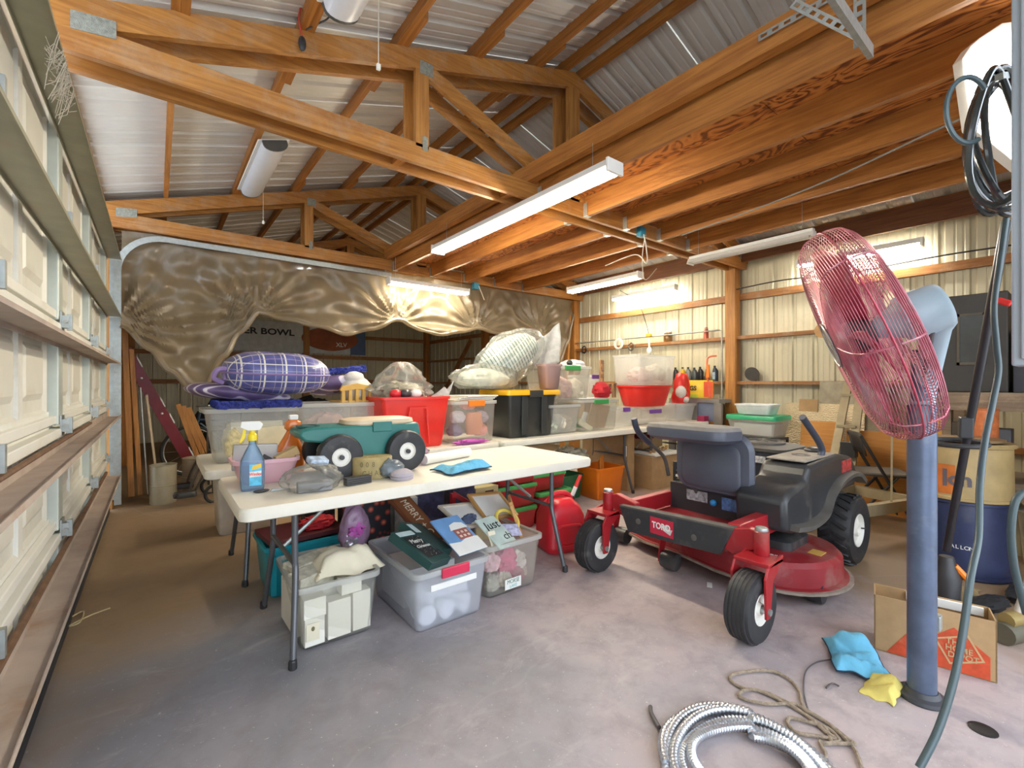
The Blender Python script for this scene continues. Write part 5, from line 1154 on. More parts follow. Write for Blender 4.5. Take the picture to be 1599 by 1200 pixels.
# engine
mo(MB().bb(3.56, 3.98, 1.38, 1.76, .46, .74), 'engine_shroud', M('engine_black', (.030, .034, .048), .4, 0, .1, 8, dirt=(.14, .13, .12), dirt_amt=.15), bevel=.02)
mo(MB().loft([rr(3.78, 1.58, .46, .42, .08, .735), rr(3.78, 1.58, .47, .43, .09, .76), rr(3.78, 1.58, .36, .32, .09, .775)]), 'engine_cover', MATS['fender_grey'], smooth=True)
mo(MB().lathe([(.15, .77), (.15, .79), (.13, .80), (.02, .803)], 28, (3.76, 1.60, 0)), 'air_screen', MDK, smooth=True)
for k in range(10): mo(MB().bar((3.76+.03*math.cos(k*PI/5), 1.60+.03*math.sin(k*PI/5), .803), (3.76+.125*math.cos(k*PI/5), 1.60+.125*math.sin(k*PI/5), .803), .006, .004), 'screen_rib', MBK)
mo(MB().bb(3.553, 3.558, 1.50, 1.62, .65, .70), 'engine_label', M('label_print', (.55, .56, .58), .5, 0, .5, 60))
mo(MB().box((3.5, 1.45, .46), (.12, .3, .03)).box((3.52, 1.62, .50), (.06, .1, .1)), 'muffler_guard', GALV)
mo(MB().tube(smooth_path([(3.3, 1.42, .47), (3.34, 1.45, .53), (3.42, 1.42, .50), (3.46, 1.38, .47)]), .008, 8), 'wiring', M('wire_orange', (.6, .12, .04), .5), smooth=True)
# ------------------------------------------------------------------ drum fan on its pole
FR = M('fan_red', (.42, .035, .07), .32, .15, .12, 12, coat=.2, dirt=(.36, .24, .24), dirt_amt=.3)
FRW = M('fan_guard_wire', (.55, .17, .22), .3, .35, .25, 16, dirt=(.50, .42, .42), dirt_amt=.45)
POLEB = M('pole_blue_grey', (.10, .13, .20), .38, .35, .25, 7, dirt=(.28, .28, .30), dirt_amt=.35)
MOT = M('motor_pale_blue', (.34, .44, .50), .42, 0, .06)
fan = thing('pedestal_fan', 'large red caged pedestal fan on a blue grey pole', 'fan', (2.39, .42, 0))
MB().lathe([(.075, 0), (.078, .006), (.075, .018), (.058, .024), (.050, .04)], 36).obj('base_plate', M('base_dark', (.05, .052, .06), .5, .2), fan, smooth=True)
MB().lathe([(.046, .03), (.046, 1.16), (.040, 1.165)], 24).obj('pole', POLEB, fan, smooth=True)
MB().lathe([(.034, 1.15), (.034, 1.38)], 20).obj('inner_pole', POLEB, fan, smooth=True)
# head frame: axis n
n_ = Vector((-.33, .8685, -.364)).normalized(); head = at(1349, 521, d=1.80) - Vector((2.39, .42, 0))
zr = -n_; xr = zr.cross(Vector((0, 0, 1))).normalized(); yr = zr.cross(xr)
H = Matrix((xr, yr, zr)).transposed()      # local z runs backwards, away from the front
def hx(m): m.v = [tuple(head + H @ Vector((v_[0]*1.1, v_[1]*1.1, v_[2]*.82))) for v_ in m.v]; return m
RO = .385
def gprof(k):     # guard profile from the front centre (0) to the back centre (1): radius, depth
    pts = [(.085, -.135), (.20, -.13), (.30, -.12), (.355, -.10), (.38, -.065), (.39, -.02), (.392, .03), (.385, .075), (.36, .105), (.30, .125), (.2, .14), (.12, .145)]
    f = k*(len(pts)-1); i = min(int(f), len(pts)-2); q = f-i
    return pts[i][0]*(1-q)+pts[i+1][0]*q, pts[i][1]*(1-q)+pts[i+1][1]*q
lens = []
NR = 70
for half, nme in ((0, 'front_guard'), (1, 'rear_guard')):
    gm = MB()
    # equal spacing along the profile
    samples = [gprof(i/400) for i in range(401)]; acc = [0]
    for a, b in zip(samples[:-1], samples[1:]): acc.append(acc[-1]+math.hypot(a[0]-b[0], a[1]-b[1]))
    for k in range(NR):
        tgt = acc[-1]*(k+.5)/NR; i = min(range(401), key=lambda j: abs(acc[j]-tgt)); r_, d_ = samples[i]
        if (d_ < .0) == (half == 0): gm.tube([(r_*math.cos(2*PI*q/56), r_*math.sin(2*PI*q/56), d_) for q in range(56)], .0019, 4, True)
    for q in range(8):
        a = 2*PI*q/8+.2; seq = [s_ for s_ in samples[::10] if (s_[1] < .005) == (half == 0)]
        gm.tube([(r_*math.cos(a), r_*math.sin(a), d_) for r_, d_ in seq], .0032, 5)
    hx(gm).obj(nme, FRW, fan, smooth=True)
hx(MB().tube([(.394*math.cos(2*PI*q/64), .394*math.sin(2*PI*q/64), .0) for q in range(64)], .004, 8, True)).obj('rim_ring', FR, fan, smooth=True)
hx(MB().lathe([(.394, -.012), (.397, -.012), (.397, .02), (.394, .02)], 56)).obj('clamp_band', M('band_grey', (.45, .42, .44), .3, .6), fan, smooth=True) if False else None
hx(MB().lathe([(.004, -.142), (.08, -.142), (.088, -.136), (.088, -.13)], 32)).obj('badge', M('fan_badge', (.36, .34, .34), .4, .4), fan, smooth=True)
hx(MB().tube([(.084*math.cos(2*PI*q/40), .084*math.sin(2*PI*q/40), -.144) for q in range(40)], .004, 6, True)).obj('badge_ring', M('badge_silver', (.6, .58, .56), .3, .6), fan, smooth=True)
hx(MB().bar((-.03, -.055, -.145), (-.03, .055, -.145), .01, .003, (0, 0, 1)).bar((.03, -.055, -.145), (.03, .055, -.145), .01, .003, (0, 0, 1)).bar((-.03, -.02, -.145), (.03, .02, -.145), .01, .003, (0, 0, 1))).obj('badge_mark', MATS['badge_silver'], fan)
for b_ in range(4):
    a0 = b_*PI/2+.4; bm = MB()
    bm.grid(lambda i, j: ((.06+.28*i)*math.cos(a0+(j-.5)*(1.0-.25*i)), (.06+.28*i)*math.sin(a0+(j-.5)*(1.0-.25*i)), -.02+(j-.5)*.10*(1.1-.4*i)), 10, 10)
    hx(bm).obj('fan_blade', FR, fan, smooth=True, solid=.003)
hx(MB().lathe([(.002, -.06), (.05, -.06), (.06, -.04), (.06, .03), (.04, .04)], 24)).obj('blade_hub', MATS['black_plastic'], fan, smooth=True)
hx(MB().lathe([(.03, .03), (.05, .10), (.065, .14), (.080, .15), (.082, .16), (.082, .29), (.074, .31), (.04, .32), (.002, .32)], 28)).obj('motor', MOT, fan, smooth=True)
hx(MB().box((-.02, -.078, .22), (.05, .012, .05))).obj('motor_label', PAPER, fan)
MB().tube(smooth_path([(0, 0, 1.15), (.005, -.01, 1.25), tuple(head+H @ Vector((0, .05, .22)))]), [.04]*12+[.05], 14).obj('yoke', MOT, fan, smooth=True)
MB().tube(smooth_path([tuple(head+H @ Vector((.03, .08, .18))), (.035, .01, 1.14), (.04, -.03, .98), (.055, -.02, .75), (.045, -.03, .5), (.05, -.03, .33)]), .008, 8).obj('power_cord', M('cord_dark', (.09, .08, .08), .5), fan, smooth=True)
MB().bb(.03, .07, -.05, -.02, .27, .33).obj('plug', GALV, fan, bevel=.004)
# ------------------------------------------------------------------ floor things in front
CG = M('conduit_metal', (.60, .63, .68), .28, .85, .06)
coil = thing('conduit_coil', 'coil of ribbed silver flexible conduit on the floor', 'conduit', (1.49, .66, 0))
cm = MB(); pts = []; NT = 4.3
for k in range(int(NT*420)):
    a = 2*PI*k/420; turn = a/(2*PI); q = turn*1.0
    rad = .285-.032*(turn % 4)+.008*math.sin(3*a+turn)
    pts.append((rad*math.cos(a+.5)*1.02, rad*math.sin(a+.5)*.98, .018+.012*(int(turn) % 2)+.006*math.sin(2*a+turn)))
cm.tube(pts, [.0165 if k % 4 < 2 else .0135 for k in range(len(pts))], 8); cm.obj('conduit', CG, coil, smooth=True)
MB().tube(smooth_path([(-.07, .30, .014), (-.03, .36, .012), (.0, .385, .01)]), .008, 8).obj('wire_tail', MATS['cord_dark'], coil, smooth=True)
ROP = M('rope_tan', (.34, .27, .20), .9, 0, .3, 60, bmp=.8)
def gp(*uv): return [at(u, v_, z=.008) for u, v_ in uv]
rope = [(1346, 1200), (1330, 1165), (1300, 1160), (1290, 1140), (1255, 1115), (1225, 1095), (1190, 1080), (1160, 1075), (1140, 1062), (1150, 1052), (1200, 1048), (1230, 1060), (1248, 1080), (1255, 1105), (1285, 1125), (1310, 1145), (1325, 1160), (1335, 1162), (1318, 1150), (1290, 1128), (1260, 1112), (1240, 1100), (1195, 1100), (1160, 1092), (1155, 1083), (1180, 1078), (1225, 1098), (1262, 1120), (1290, 1145), (1305, 1155), (1275, 1150), (1245, 1145), (1230, 1130), (1235, 1122), (1260, 1128), (1295, 1140), (1310, 1158), (1290, 1162), (1280, 1160), (1290, 1180), (1280, 1193), (1265, 1188)]
o = single('rope', MB().tube([p_+Vector((0, 0, .004*abs(nz((i*.3, 0, 0))))) for i, p_ in enumerate(smooth_path(gp(*rope), 5))], .0065, 7), ROP, 'tangled old rope lying beside the silver conduit', 'rope', smooth=True)
single('wire_loop', MB().tube(smooth_path(gp((1262, 1110), (1255, 1080), (1258, 1050), (1275, 1035), (1300, 1030))), .003, 6), MATS['cord_dark'], 'thin wire curving from rope to blue rag', 'wire', smooth=True)
rag('blue and yellow microfibre rags on the floor by the fan base', (2.46, .655, 0), .27, .20, 21, .5, RAGB, .05)
m, e = cloth((0, 0, 0), .15, .11, 31, .03); m.v = [(x+2.31, y+.53, z_) for x, y, z_ in m.v]
single('cleaning_rag', m, M('rag_yellow', (.62, .52, .14), .9, 0, .15, 14, bmp=.3), 'yellow rag corner against the fan base', 'cloth', smooth=1.2, solid=.004)
# wispy rope ends and straw by the door, leaf, paper scrap
for pts_, lab, mt in ((((110, 965), (130, 955), (125, 972), (108, 978), (140, 962), (172, 950)), 'frayed straw coloured twine beside the garage door', M('straw', (.5, .4, .22), .9)), (((1290, 1075), (1300, 1068), (1310, 1072)), 'dry twig between rope and blue rag', MATS['cord_dark'])):
    single('twine', MB().tube(smooth_path(gp(*pts_)), .004, 5), mt, lab, 'twine', smooth=True)
single('paper_scrap', MB().box(at(1108, 914, z=.002), (.07, .03, .003), rotm(0, 0, .5)), PAPER, 'torn white paper scrap under the mower', 'paper')
q = at(1535, 1140, z=.001); o = MB().lathe([(.04, 0), (.04, .003), (.03, .004)], 20).obj('floor_cover', M('cover_black', (.01, .01, .01), .5)); o.location = (q.x, q.y, 0); tag(o, 'small round black cover on the floor right of the fan', 'cover')
# home improvement carton
t = thing('shipping_carton', 'long open brown carton with a large red print', 'box', (2.78, .46, 0), .24)
w_, h_, d_ = .40, .255, .16
for (a, b, c_, d2) in ((-d_/2, -d_/2+.005, -w_/2, w_/2), (d_/2-.005, d_/2, -w_/2, w_/2), (-d_/2, d_/2, -w_/2, -w_/2+.005), (-d_/2, d_/2, w_/2-.005, w_/2)): MB().bb(a, b, c_, d2, 0, h_).obj('side_panel', CARD, t)
MB().bb(-d_/2, d_/2, -w_/2, w_/2, 0, .005).obj('bottom_panel', CARD, t)
HDR = M('print_orange_red', (.55, .07, .02), .7, 0, .2, 30, dirt=(.42, .2, .1), dirt_amt=.25)
FX = -d_/2-.0012
fp = MB().prism([(w_/2-.045, .005), (w_/2-.12, .12), (w_/2-.16, .11), (w_/2-.2, .13), (-w_/2+.13, .19), (-w_/2+.02, .1), (-w_/2+.02, .004)], 0, .0012, O=(FX, 0, 0), U=(0, 1, 0), V=(0, 0, 1), N=(1, 0, 0)).obj('printed_face', HDR, t)
CARDL = M('print_card', (.50, .33, .16), .75)
sq = [(.0, .085), (.085, .0), (.0, -.085), (-.085, 0)]; sqi = [(x*.88, y*.88) for x, y in sq]
ang = .35
def rotp(pp): return [(x*math.cos(ang)-y*math.sin(ang)-.085, (x*math.sin(ang)+y*math.cos(ang))*.9+.10) for x, y in pp]
lg = MB(); A_, B_ = rotp(sq), rotp(sqi)
for k in range(4): lg.prism([A_[k], A_[(k+1) % 4], B_[(k+1) % 4], B_[k]], -.0012, 0, O=(FX, 0, 0), U=(0, 1, 0), V=(0, 0, 1), N=(1, 0, 0))
lg.obj('printed_square', CARDL, fp)
for i, w in enumerate(('THE', 'HOME', 'DEPOT')): text('printed_lettering', w, .034, CARDL, fp, (FX-.0016, -.085+.022*(i-1)*-.6, .128-.028*i), (PI/2, .0, -PI/2), sx=.9, bold=.0006)
MB().bb(d_/2-.02, d_/2-.006, -w_/2+.02, w_/2-.12, .215, .25).obj('shipping_label', PAPER, t)
# ------------------------------------------------------------------ string trimmer, hose, coiled hose, cabinet
tr_ = thing('string_trimmer', 'black string trimmer standing beside the fan pole', 'trimmer', (3.30, .47, 0))
def tw(m, n, mt, **k): m.v = [(a-3.30, b-.47, c_) for a, b, c_ in m.v]; return m.obj(n, mt, tr_, **k)
p0 = at(1478, 860, x=3.3); p1 = at(1572, 345, x=2.75)
tw(MB().tube([p0, p1], .017, 12), 'shaft', M('shaft_black', (.02, .02, .024), .3), smooth=True)
tw(MB().lathe([(.055, 0), (.06, .02), (.055, .06), (.06, .16), (.04, .22), (.03, .27)], 18, (p0.x, p0.y, .06)), 'motor_housing', MATS['black_plastic'], smooth=True)
tw(MB().lathe([(.105, .0), (.11, .015), (.11, .05), (.09, .065)], 24, (p0.x, p0.y, .0)), 'spool_guard', M('guard_olive', (.17, .15, .07), .7, 0, .2), smooth=True)
tw(MB().tube([(p0.x, p0.y-.03, .29), (p0.x+.03, p0.y-.08, .22)], .016, 8), 'trim_clip', ORG, smooth=True)
c_ = at(1497, 692, x=3.08); ringp = []
for k in range(28):
    a = 2*PI*k/28; ringp.append((c_.x+.06*math.cos(a), c_.y+.10*math.sin(a), c_.z+.01*math.cos(a)))
tw(MB().tube(ringp, .012, 8, True), 'loop_handle', MATS['black_plastic'], smooth=True)
tw(MB().box(at(1508, 668, x=3.05), (.05, .05, .10), rotm(0, -.1, .3)), 'handle_clamp', MATS['black_plastic'], bevel=.006)
c_ = at(1568, 472, x=2.76); tw(MB().box(c_, (.03, .045, .025), rotm(.5, 0, 0)), 'trigger', RED, bevel=.006)
HOSE = M('hose_green_grey', (.05, .078, .085), .35, 0, .1)
hp = [(1573, 330, 2.50), (1560, 420, 2.45), (1552, 480, 2.42), (1556, 540, 2.40), (1559, 580, 2.38), (1550, 630, 2.34), (1538, 690, 2.28), (1530, 760, 2.2), (1528, 840, 2.12), (1516, 900, 2.02), (1505, 980, 1.96), (1490, 1060, 1.90), (1465, 1140, 1.85), (1435, 1200, 1.82)]
single('garden_hose', MB().tube(smooth_path([at(u, v_, d=d/1.35) for u, v_, d in hp], 6), .0105, 10), HOSE, 'grey green hose hanging down from the coil to the floor', 'hose', smooth=True)
hp = [(1599, 768), (1585, 785), (1579, 830), (1583, 880), (1592, 920), (1603, 960)]
single('garden_hose', MB().tube(smooth_path([at(u, v_, d=1.7) for u, v_ in hp], 6), .012, 10), HOSE, 'second grey green hose looping at the picture edge', 'hose', smooth=True)
# coil of black hose on a hook
hc = thing('hose_coil', 'coil of glossy black hose hung beside the grey cabinet', 'hose', (2.30, .16, 1.6))
HB = M('hose_black', (.03, .035, .032), .2, 0, .1, coat=.4)
for k in range(9):
    c_ = at(1556+5*(k % 5), 214+6*(k % 3), d=1.50+.035*k); rx, rz_ = .085+.010*(k % 4)+.014*(k//4), .225+.012*(k % 3)
    dirr = _R
    MB().tube([tuple(c_+dirr*(rx*math.cos(a))+Vector((0, 0, rz_*math.sin(a)))+_F*(.02*math.sin(2*a+k))-Vector((2.30, .16, 1.6))) for a in [2*PI*i/36 for i in range(36)]], .0105, 8, True).obj('loop', HB, hc, smooth=True)
c_ = at(1512, 172, d=1.45)
MB().tube([tuple(c_+_R*(.07*math.cos(a))+Vector((0, 0, .105*math.sin(a)))-Vector((2.30, .16, 1.6))) for a in [.7+1.62*PI*i/26*1.0 for i in range(24)]], .0075, 8).obj('loop', HOSE, hc, smooth=True)
MB().bar(tuple(at(1560, 120, d=1.5)-Vector((2.30, .16, 1.6))), tuple(at(1600, 118, d=1.65)-Vector((2.30, .16, 1.6))), .02, .02).obj('hook', GALV, hc)
# grey steel cabinet at the edge, on a post
t = thing('steel_cabinet', 'grey steel cabinet edge at the side of the picture', 'cabinet', (2.12, -.16, 0))
q = at(1579, 572, d=1.38)
CABG = M('cabinet_grey', (.30, .34, .38), .4, .2, .06, 4)
MB().bb(q.x-2.12, q.x-2.12+.14, -.45+.16, q.y+.16, q.z, 2.76).obj('cabinet_body', CABG, t, bevel=.006)
MB().bb(q.x-2.12-.012, q.x-2.12, -.42+.16, q.y+.16-.02, q.z+.02, 2.74).obj('door', CABG, t, bevel=.004)
MB().bb(q.x-2.12+.02, q.x-2.12+.12, -.25, -.15, 0, q.z).obj('support_post', WZ, t)
# bright work light behind the hose
t = thing('work_light', 'bright white floodlight behind the hose coil', 'light', (3.0, .2, 2.2))
c_ = [at(u, v_, d=2.0)-Vector((3.0, .2, 2.2)) for u, v_ in ((1513, 95), (1600, 45), (1600, 250), (1526, 190))]
nrm = _F*.02
m = MB(); m.loft([[p_ for p_ in c_], [p_+nrm for p_ in c_]]); m.obj('lens', glow('flood_lens', (1.0, .97, .90), 9.0), t)
h_ = [at(u, v_, d=2.02)-Vector((3.0, .2, 2.2)) for u, v_ in ((1507, 88), (1520, 68), (1535, 55), (1570, 32), (1603, 28), (1603, 262), (1522, 196))]
m = MB(); m.loft([[p_+_F*.012 for p_ in h_], [p_+_F*.06 for p_ in h_]]); m.obj('housing', WHITE, t, bevel=.004)
MB().bar(tuple(at(1585, 32, d=2.05)-Vector((3.0, .2, 2.2))), (at(1585, 32, d=2.05).x-3.0, at(1585, 32, d=2.05).y-.2, .62), .01, .01).obj('hanging_bracket', GALV, t)
# ------------------------------------------------------------------ far wall shelf goods
def bottle(label, y, col, h=.20, w=.075, x=6.235, z=1.272, cap=None, lab=None):
    t = thing('oil_bottle', label, 'bottle', (x, y, z), -.5, group='bottles on the wall girt')
    MB().loft([rr(0, 0, .05, w-.006, .015, 0), rr(0, 0, .055, w, .018, .006), rr(0, 0, .055, w, .018, h*.66), rr(0, w*.12, .042, w*.6, .016, h*.82), rr(0, w*.2, .028, .028, .013, h*.88), rr(0, w*.2, .028, .028, .013, h*.9)]).obj('bottle', col, t, smooth=True)
    MB().lathe([(.016, h*.9), (.016, h)], 12, (0, w*.2, 0)).obj('cap', cap or MATS['black_plastic'], t)
    if lab: MB().bb(-.0285, -.0275, -w*.36, w*.36, h*.12, h*.58).obj('label', lab, t)
OB = M('bottle_black', (.02, .021, .024), .35); OGY = M('bottle_grey', (.16, .18, .18), .4); OYE = M('bottle_yellow', (.62, .40, .02), .4); OBR = M('bottle_brown', (.30, .09, .03), .4); OBL = M('bottle_navy', (.03, .05, .09), .35); ODK = M('bottle_slate', (.06, .075, .08), .4)
for y, m_, h, l, lb in ((4.18, OB, .19, 'black oil bottle at the tall clear bin edge', None), (4.04, OB, .21, 'black oil bottle with a white label near the clear bin', PAPER), (3.92, OB, .21, 'plain black oil bottle left of the yellow one', None), (3.80, OYE, .21, 'yellow oil bottle on the wall girt', None),
        (3.71, OGY, .21, 'grey oil bottle right of the yellow one', None), (3.61, ODK, .20, 'slate oil bottle left of the big black one', None), (3.52, OB, .21, 'black oil bottle next to the small brown one', None), (3.42, OBR, .17, 'small brown bottle on the wall girt', None), (3.30, OBL, .22, 'navy bottle with a pale blue label', M('label_sky', (.35, .48, .60), .4, 0, .3, 30))):
    bottle(l, y, m_, h, .085 if h > .18 else .05, lab=lb)
t = thing('rag_bag', 'yellow and red bag of wiping rags by the wall', 'bag', (6.02, 3.46, 1.035), -1.15)
MB().loft([rr(0, 0, .42, .10, .03, 0), rr(0, 0, .44, .13, .04, .08), rr(0, 0, .44, .12, .04, .2), rr(0, 0, .42, .08, .03, .25)]).obj('bag', M('bag_yellow', (.80, .55, .03), .35, 0, .08), t, smooth=True)
MB().bb(.10, .215, -.072, -.064, .02, .23).obj('red_print', M('bag_red', (.70, .08, .02), .4), t)
MB().bb(-.19, .02, -.071, -.066, .015, .05).obj('green_print', M('bag_green', (.35, .50, .05), .4), t)
text('lettering', 'RAGS', .085, BLKB, t, (-.09, -.070, .135), (PI/2, 0, 0), bold=.003, sx=.9)
t = thing('steel_bench', 'grey steel cabinet frame under the bag of rags', 'cabinet', (6.0, 3.42, 0))
SG = M('bench_steel', (.26, .25, .24), .5, .4, .1, 6, dirt=(.3, .2, .12), dirt_amt=.2)
MB().bb(-.16, .16, -.38, .36, .98, 1.03).obj('top', SG, t)
for y in (-.36, -.02, .32): MB().bb(-.16, -.12, y-.05, y+.05, 0, .98).obj('upright', SG, t)
MB().bb(-.13, -.12, -.32, .3, .5, .98).obj('glass_panel', M('panel_blue', (.20, .24, .34), .25), t); MB().bb(-.15, -.1, -.36, .34, .68, .73).obj('shelf', WG, t)
t = thing('jar', 'brown glass jar with a white lid on the upper girt', 'jar', (6.24, 4.06, 1.883))
MB().lathe([(.06, 0), (.065, .01), (.065, .12), (.05, .14)], 20).obj('glass', M('jar_brown', (.22, .11, .03), .2, 0, .5, 14), t, smooth=True); MB().lathe([(.058, .14), (.058, .165), (.05, .17)], 20).obj('lid', PAPER, t)
t = thing('spray_can', 'rusty red spray can on the upper girt', 'can', (6.24, 3.44, 1.883))
MB().lathe([(.034, 0), (.034, .12), (.022, .135)], 16).obj('can', M('can_rust', (.42, .09, .05), .4, .2, .2, 20), t, smooth=True); MB().lathe([(.026, .13), (.026, .155), (.016, .165)], 14).obj('cap', M('cap_rose', (.45, .2, .15), .5), t)
def disc(name, label, cat, c, r, mat, th=.02, n=24, rot=None, hole=0):
    o = MB().lathe([(hole+.001, -th/2), (r, -th/2), (r, th/2), (hole+.001, th/2)], n, (0, 0, 0), rot or rotm(0, PI/2, 0)).obj(name, mat, smooth=True); o.location = c; return tag(o, label, cat)
disc('abrasive_disc', 'dark round disc leaning on the girt past the post', 'disc', (6.24, 2.80, 1.365), .093, M('disc_dark', (.06, .055, .05), .7), .012, rot=rotm(0, PI/2-.25, 0))
disc('paddle', 'brown wooden paddle end behind the fan', 'paddle', (6.13, 1.95, 1.86), .085, OAK, .02)
single('tape_roll', MB().tube([(6.12, 4.92+.075*math.cos(a), 1.90+.075*math.sin(a)) for a in [2*PI*i/28 for i in range(28)]], .02, 8, True), PAPER, 'white tape roll hanging on the metal pipe', 'tape', smooth=True)
single('cable_bundle', MB().tube([(6.12, 4.66+.05*math.cos(a)*(1+.1*math.sin(5*a)), 1.84+.06*math.sin(a)) for a in [6*PI*i/60 for i in range(60)]], .012, 6), M('clear_wire', (.45, .40, .36), .4), 'coiled clear tubing beside the white tape roll', 'tubing', smooth=True)
single('cable_bundle', MB().tube([(6.12, 5.70+.05*math.cos(a), 1.85+.06*math.sin(a)) for a in [6*PI*i/60 for i in range(60)]], .012, 6), MATS['black_plastic'], 'small black cable coil on the far post', 'cable', smooth=True)
t = thing('utility_light', 'hanging trouble light with a yellow hook and white bulb cage', 'light', (6.13, 4.32, 1.70))
MB().ell((0, 0, .05), (.045, .045, .06)).obj('bulb_cage', WHITE, t, smooth=True); MB().tube([(0, 0, .1), (0, .01, .26)], .016).obj('handle', WHITE, t); MB().box((0, .01, .30), (.05, .09, .05)).obj('hook', M('hook_yellow', (.6, .42, .03), .5), t, bevel=.01)
MB().tube(smooth_path([(0, .01, .3), (-.02, .05, .5), (-.3, .0, .78), (-.6, .1, .95)]), .005).obj('cord', MATS['black_plastic'], t, smooth=True)
carton('small_case', 'dark green case on the girt behind the clear bins', (6.16, 4.55, 1.272), (.1, .5, .06), M('case_green', (.05, .12, .09), .5), cat='case')
# red orange air hose on the post
single('air_hose', MB().tube(smooth_path([(6.06, 3.19, 1.62), (6.04, 3.28, 1.61), (6.03, 3.31, 1.55), (6.03, 3.30, 1.3), (6.02, 3.26, 1.0), (6.0, 3.22, .62)]), .012, 8), M('hose_coral', (.70, .14, .06), .4), 'coral red air hose hanging from the pipe at the post', 'hose', smooth=True)
single('air_nozzle', MB().tube([(6.02, 3.29, 1.50), (6.02, 3.29, 1.32)], [.018, .028], 10), ORG, 'orange air nozzle gripped on the coral hose', 'nozzle', smooth=True)
# stack of tubs beyond the mower
t = thing('drawer_unit', 'white drawer unit with a black frame behind the engine', 'drawers', (5.55, 2.42, 0))
for z in (.02, .22, .42): MB().bb(-.18, .18, -.22, .22, z, z+.17).obj('drawer', CLRM, t)
for z in (.0, .19, .39, .60): MB().bb(-.2, .2, -.25, .25, z, z+.025).obj('frame_shelf', MBK, t)
for x in (-.19, .19):
    for y in (-.24, .24): MB().bb(x-.012, x+.012, y-.012, y+.012, 0, .62).obj('frame_post', MBK, t)
MB().bb(-.17, .17, -.21, .21, .44, .58).obj('drawer_contents', PAPER, t)
container('storage_bin', 'milky bin with a bright green lid beyond the mower', 'bin', (5.55, 2.42, .628), .42, .56, .20, CLRM, .88, lid=M('lid_emerald', (.02, .36, .16), .35), lidh=.05)
carton('folded_linen', 'white folded linen inside the green lidded bin', (5.55, 2.42, .65), (.3, .42, .13), PAPER, cat='linen')
container('food_tub', 'white plastic tub on the green lidded bin', 'tub', (5.55, 2.43, .882), .30, .42, .12, M('tub_white', (.72, .74, .73), .35), .9)
# boards leaning on the far wall
FOIL = M('foil_board', (.62, .52, .34), .28, .55, .15, 5, bmp=0); nt = FOIL.node_tree; p = nt.nodes['Principled BSDF']
wv = nt.nodes.new('ShaderNodeTexWave'); wv.bands_direction = 'Z'; wv.inputs['Scale'].default_value = 16; wv.inputs['Distortion'].default_value = 7; wv.inputs['Detail Scale'].default_value = 2.5
nt.links.new(coords(nt), wv.inputs['Vector']); bump(nt, p, wv.outputs['Fac'], .5, .015)
def lean(name, label, x, y0, y1, z, mat, lean_=.12, cat='board', th=.012):
    o = MB().bb(-th/2, th/2, y0-(y0+y1)/2, y1-(y0+y1)/2, 0, z).obj(name, mat, bevel=.002); o.location = (x, (y0+y1)/2, 0); o.rotation_euler = (0, lean_, 0); return tag(o, label, cat)
lean('foil_sheet', 'wide crinkled foil sheet leaning on the far wall', 5.98, 1.55, 2.36, 1.02, FOIL, .18)
lean('foil_sheet', 'narrow crinkled foil sheet in front of the wide one', 5.86, 1.72, 2.22, .93, FOIL, .2)
lean('chip_board', 'grey stained board leaning highest on the far wall', 6.12, 1.35, 2.0, 1.27, M('chip_grey', (.36, .32, .24), .8, 0, .2, 10), .06)
lean('chip_board', 'small brown board edge behind the foil', 6.04, 2.0, 2.2, 1.06, CARD, .1)
lean('orange_plywood', 'orange plywood sheet leaning behind the right lever', 5.58, 1.62, 2.02, .84, wood('ply_orange', (.46, .17, .02), (.62, .30, .06), 'y'), .15)
lean('orange_plywood', 'orange plywood sheet leaning behind the folding chair', 5.45, .95, 1.55, .78, MATS['ply_orange'], .12)
# step ladder frame
t = thing('step_ladder', 'folded tan step ladder leaning past the plywood', 'ladder', (5.3, 1.47, 0))
LT = M('ladder_tan', (.34, .28, .17), .5, .2, .15)
for y in (-.02, .16): MB().bar((-.15, y, 0), (.35, y*.6, 1.25), .03, .07, (0, 1, 0)).obj('rail', LT, t)
for k in range(4): f = .15+.25*k; MB().bar((-.15+.5*f, -.02, 1.25*f), (-.15+.5*f, .14, 1.25*f), .08, .025).obj('step', LT, t)
MB().box((.02, .0, .60), (.1, .12, .14)).obj('hinge_bracket', MBK, t); MB().bar((-.22, .02, 0), (.05, .05, .66), .03, .05, (0, 1, 0)).obj('rear_rail', MBK, t)
# folding chair
t = thing('folding_chair', 'black metal folding chair behind the fan pole', 'chair', (5.18, 1.22, 0), .5)
FCH = M('chair_black', (.035, .033, .032), .45, .2)
m = MB(); m.loft([rr(0, 0, .40, .40, .06, .425), rr(0, 0, .42, .42, .07, .445), rr(0, 0, .40, .40, .06, .455)]); m.obj('seat', M('chair_dust', (.10, .085, .07), .6), t, smooth=True)
for x in (-.2, .2):
    MB().tube([(x, .28, 0), (x, .05, .44), (x, -.02, .60), (x*.98, .16, .82)] if False else [(x, -.22, 0), (x, .0, .44), (x, .17, .78)], .013, 8).obj('leg', FCH, t, smooth=True)
    MB().tube([(x*.92, .24, 0), (x*.92, -.1, .43)], .013, 8).obj('leg', FCH, t, smooth=True)
MB().grid(lambda i, j: ((i-.5)*.40, .13+.04*j+.03*math.sin(PI*i)*-1, .60+.19*j), 10, 4).obj('backrest', FCH, t, solid=.012, smooth=True)
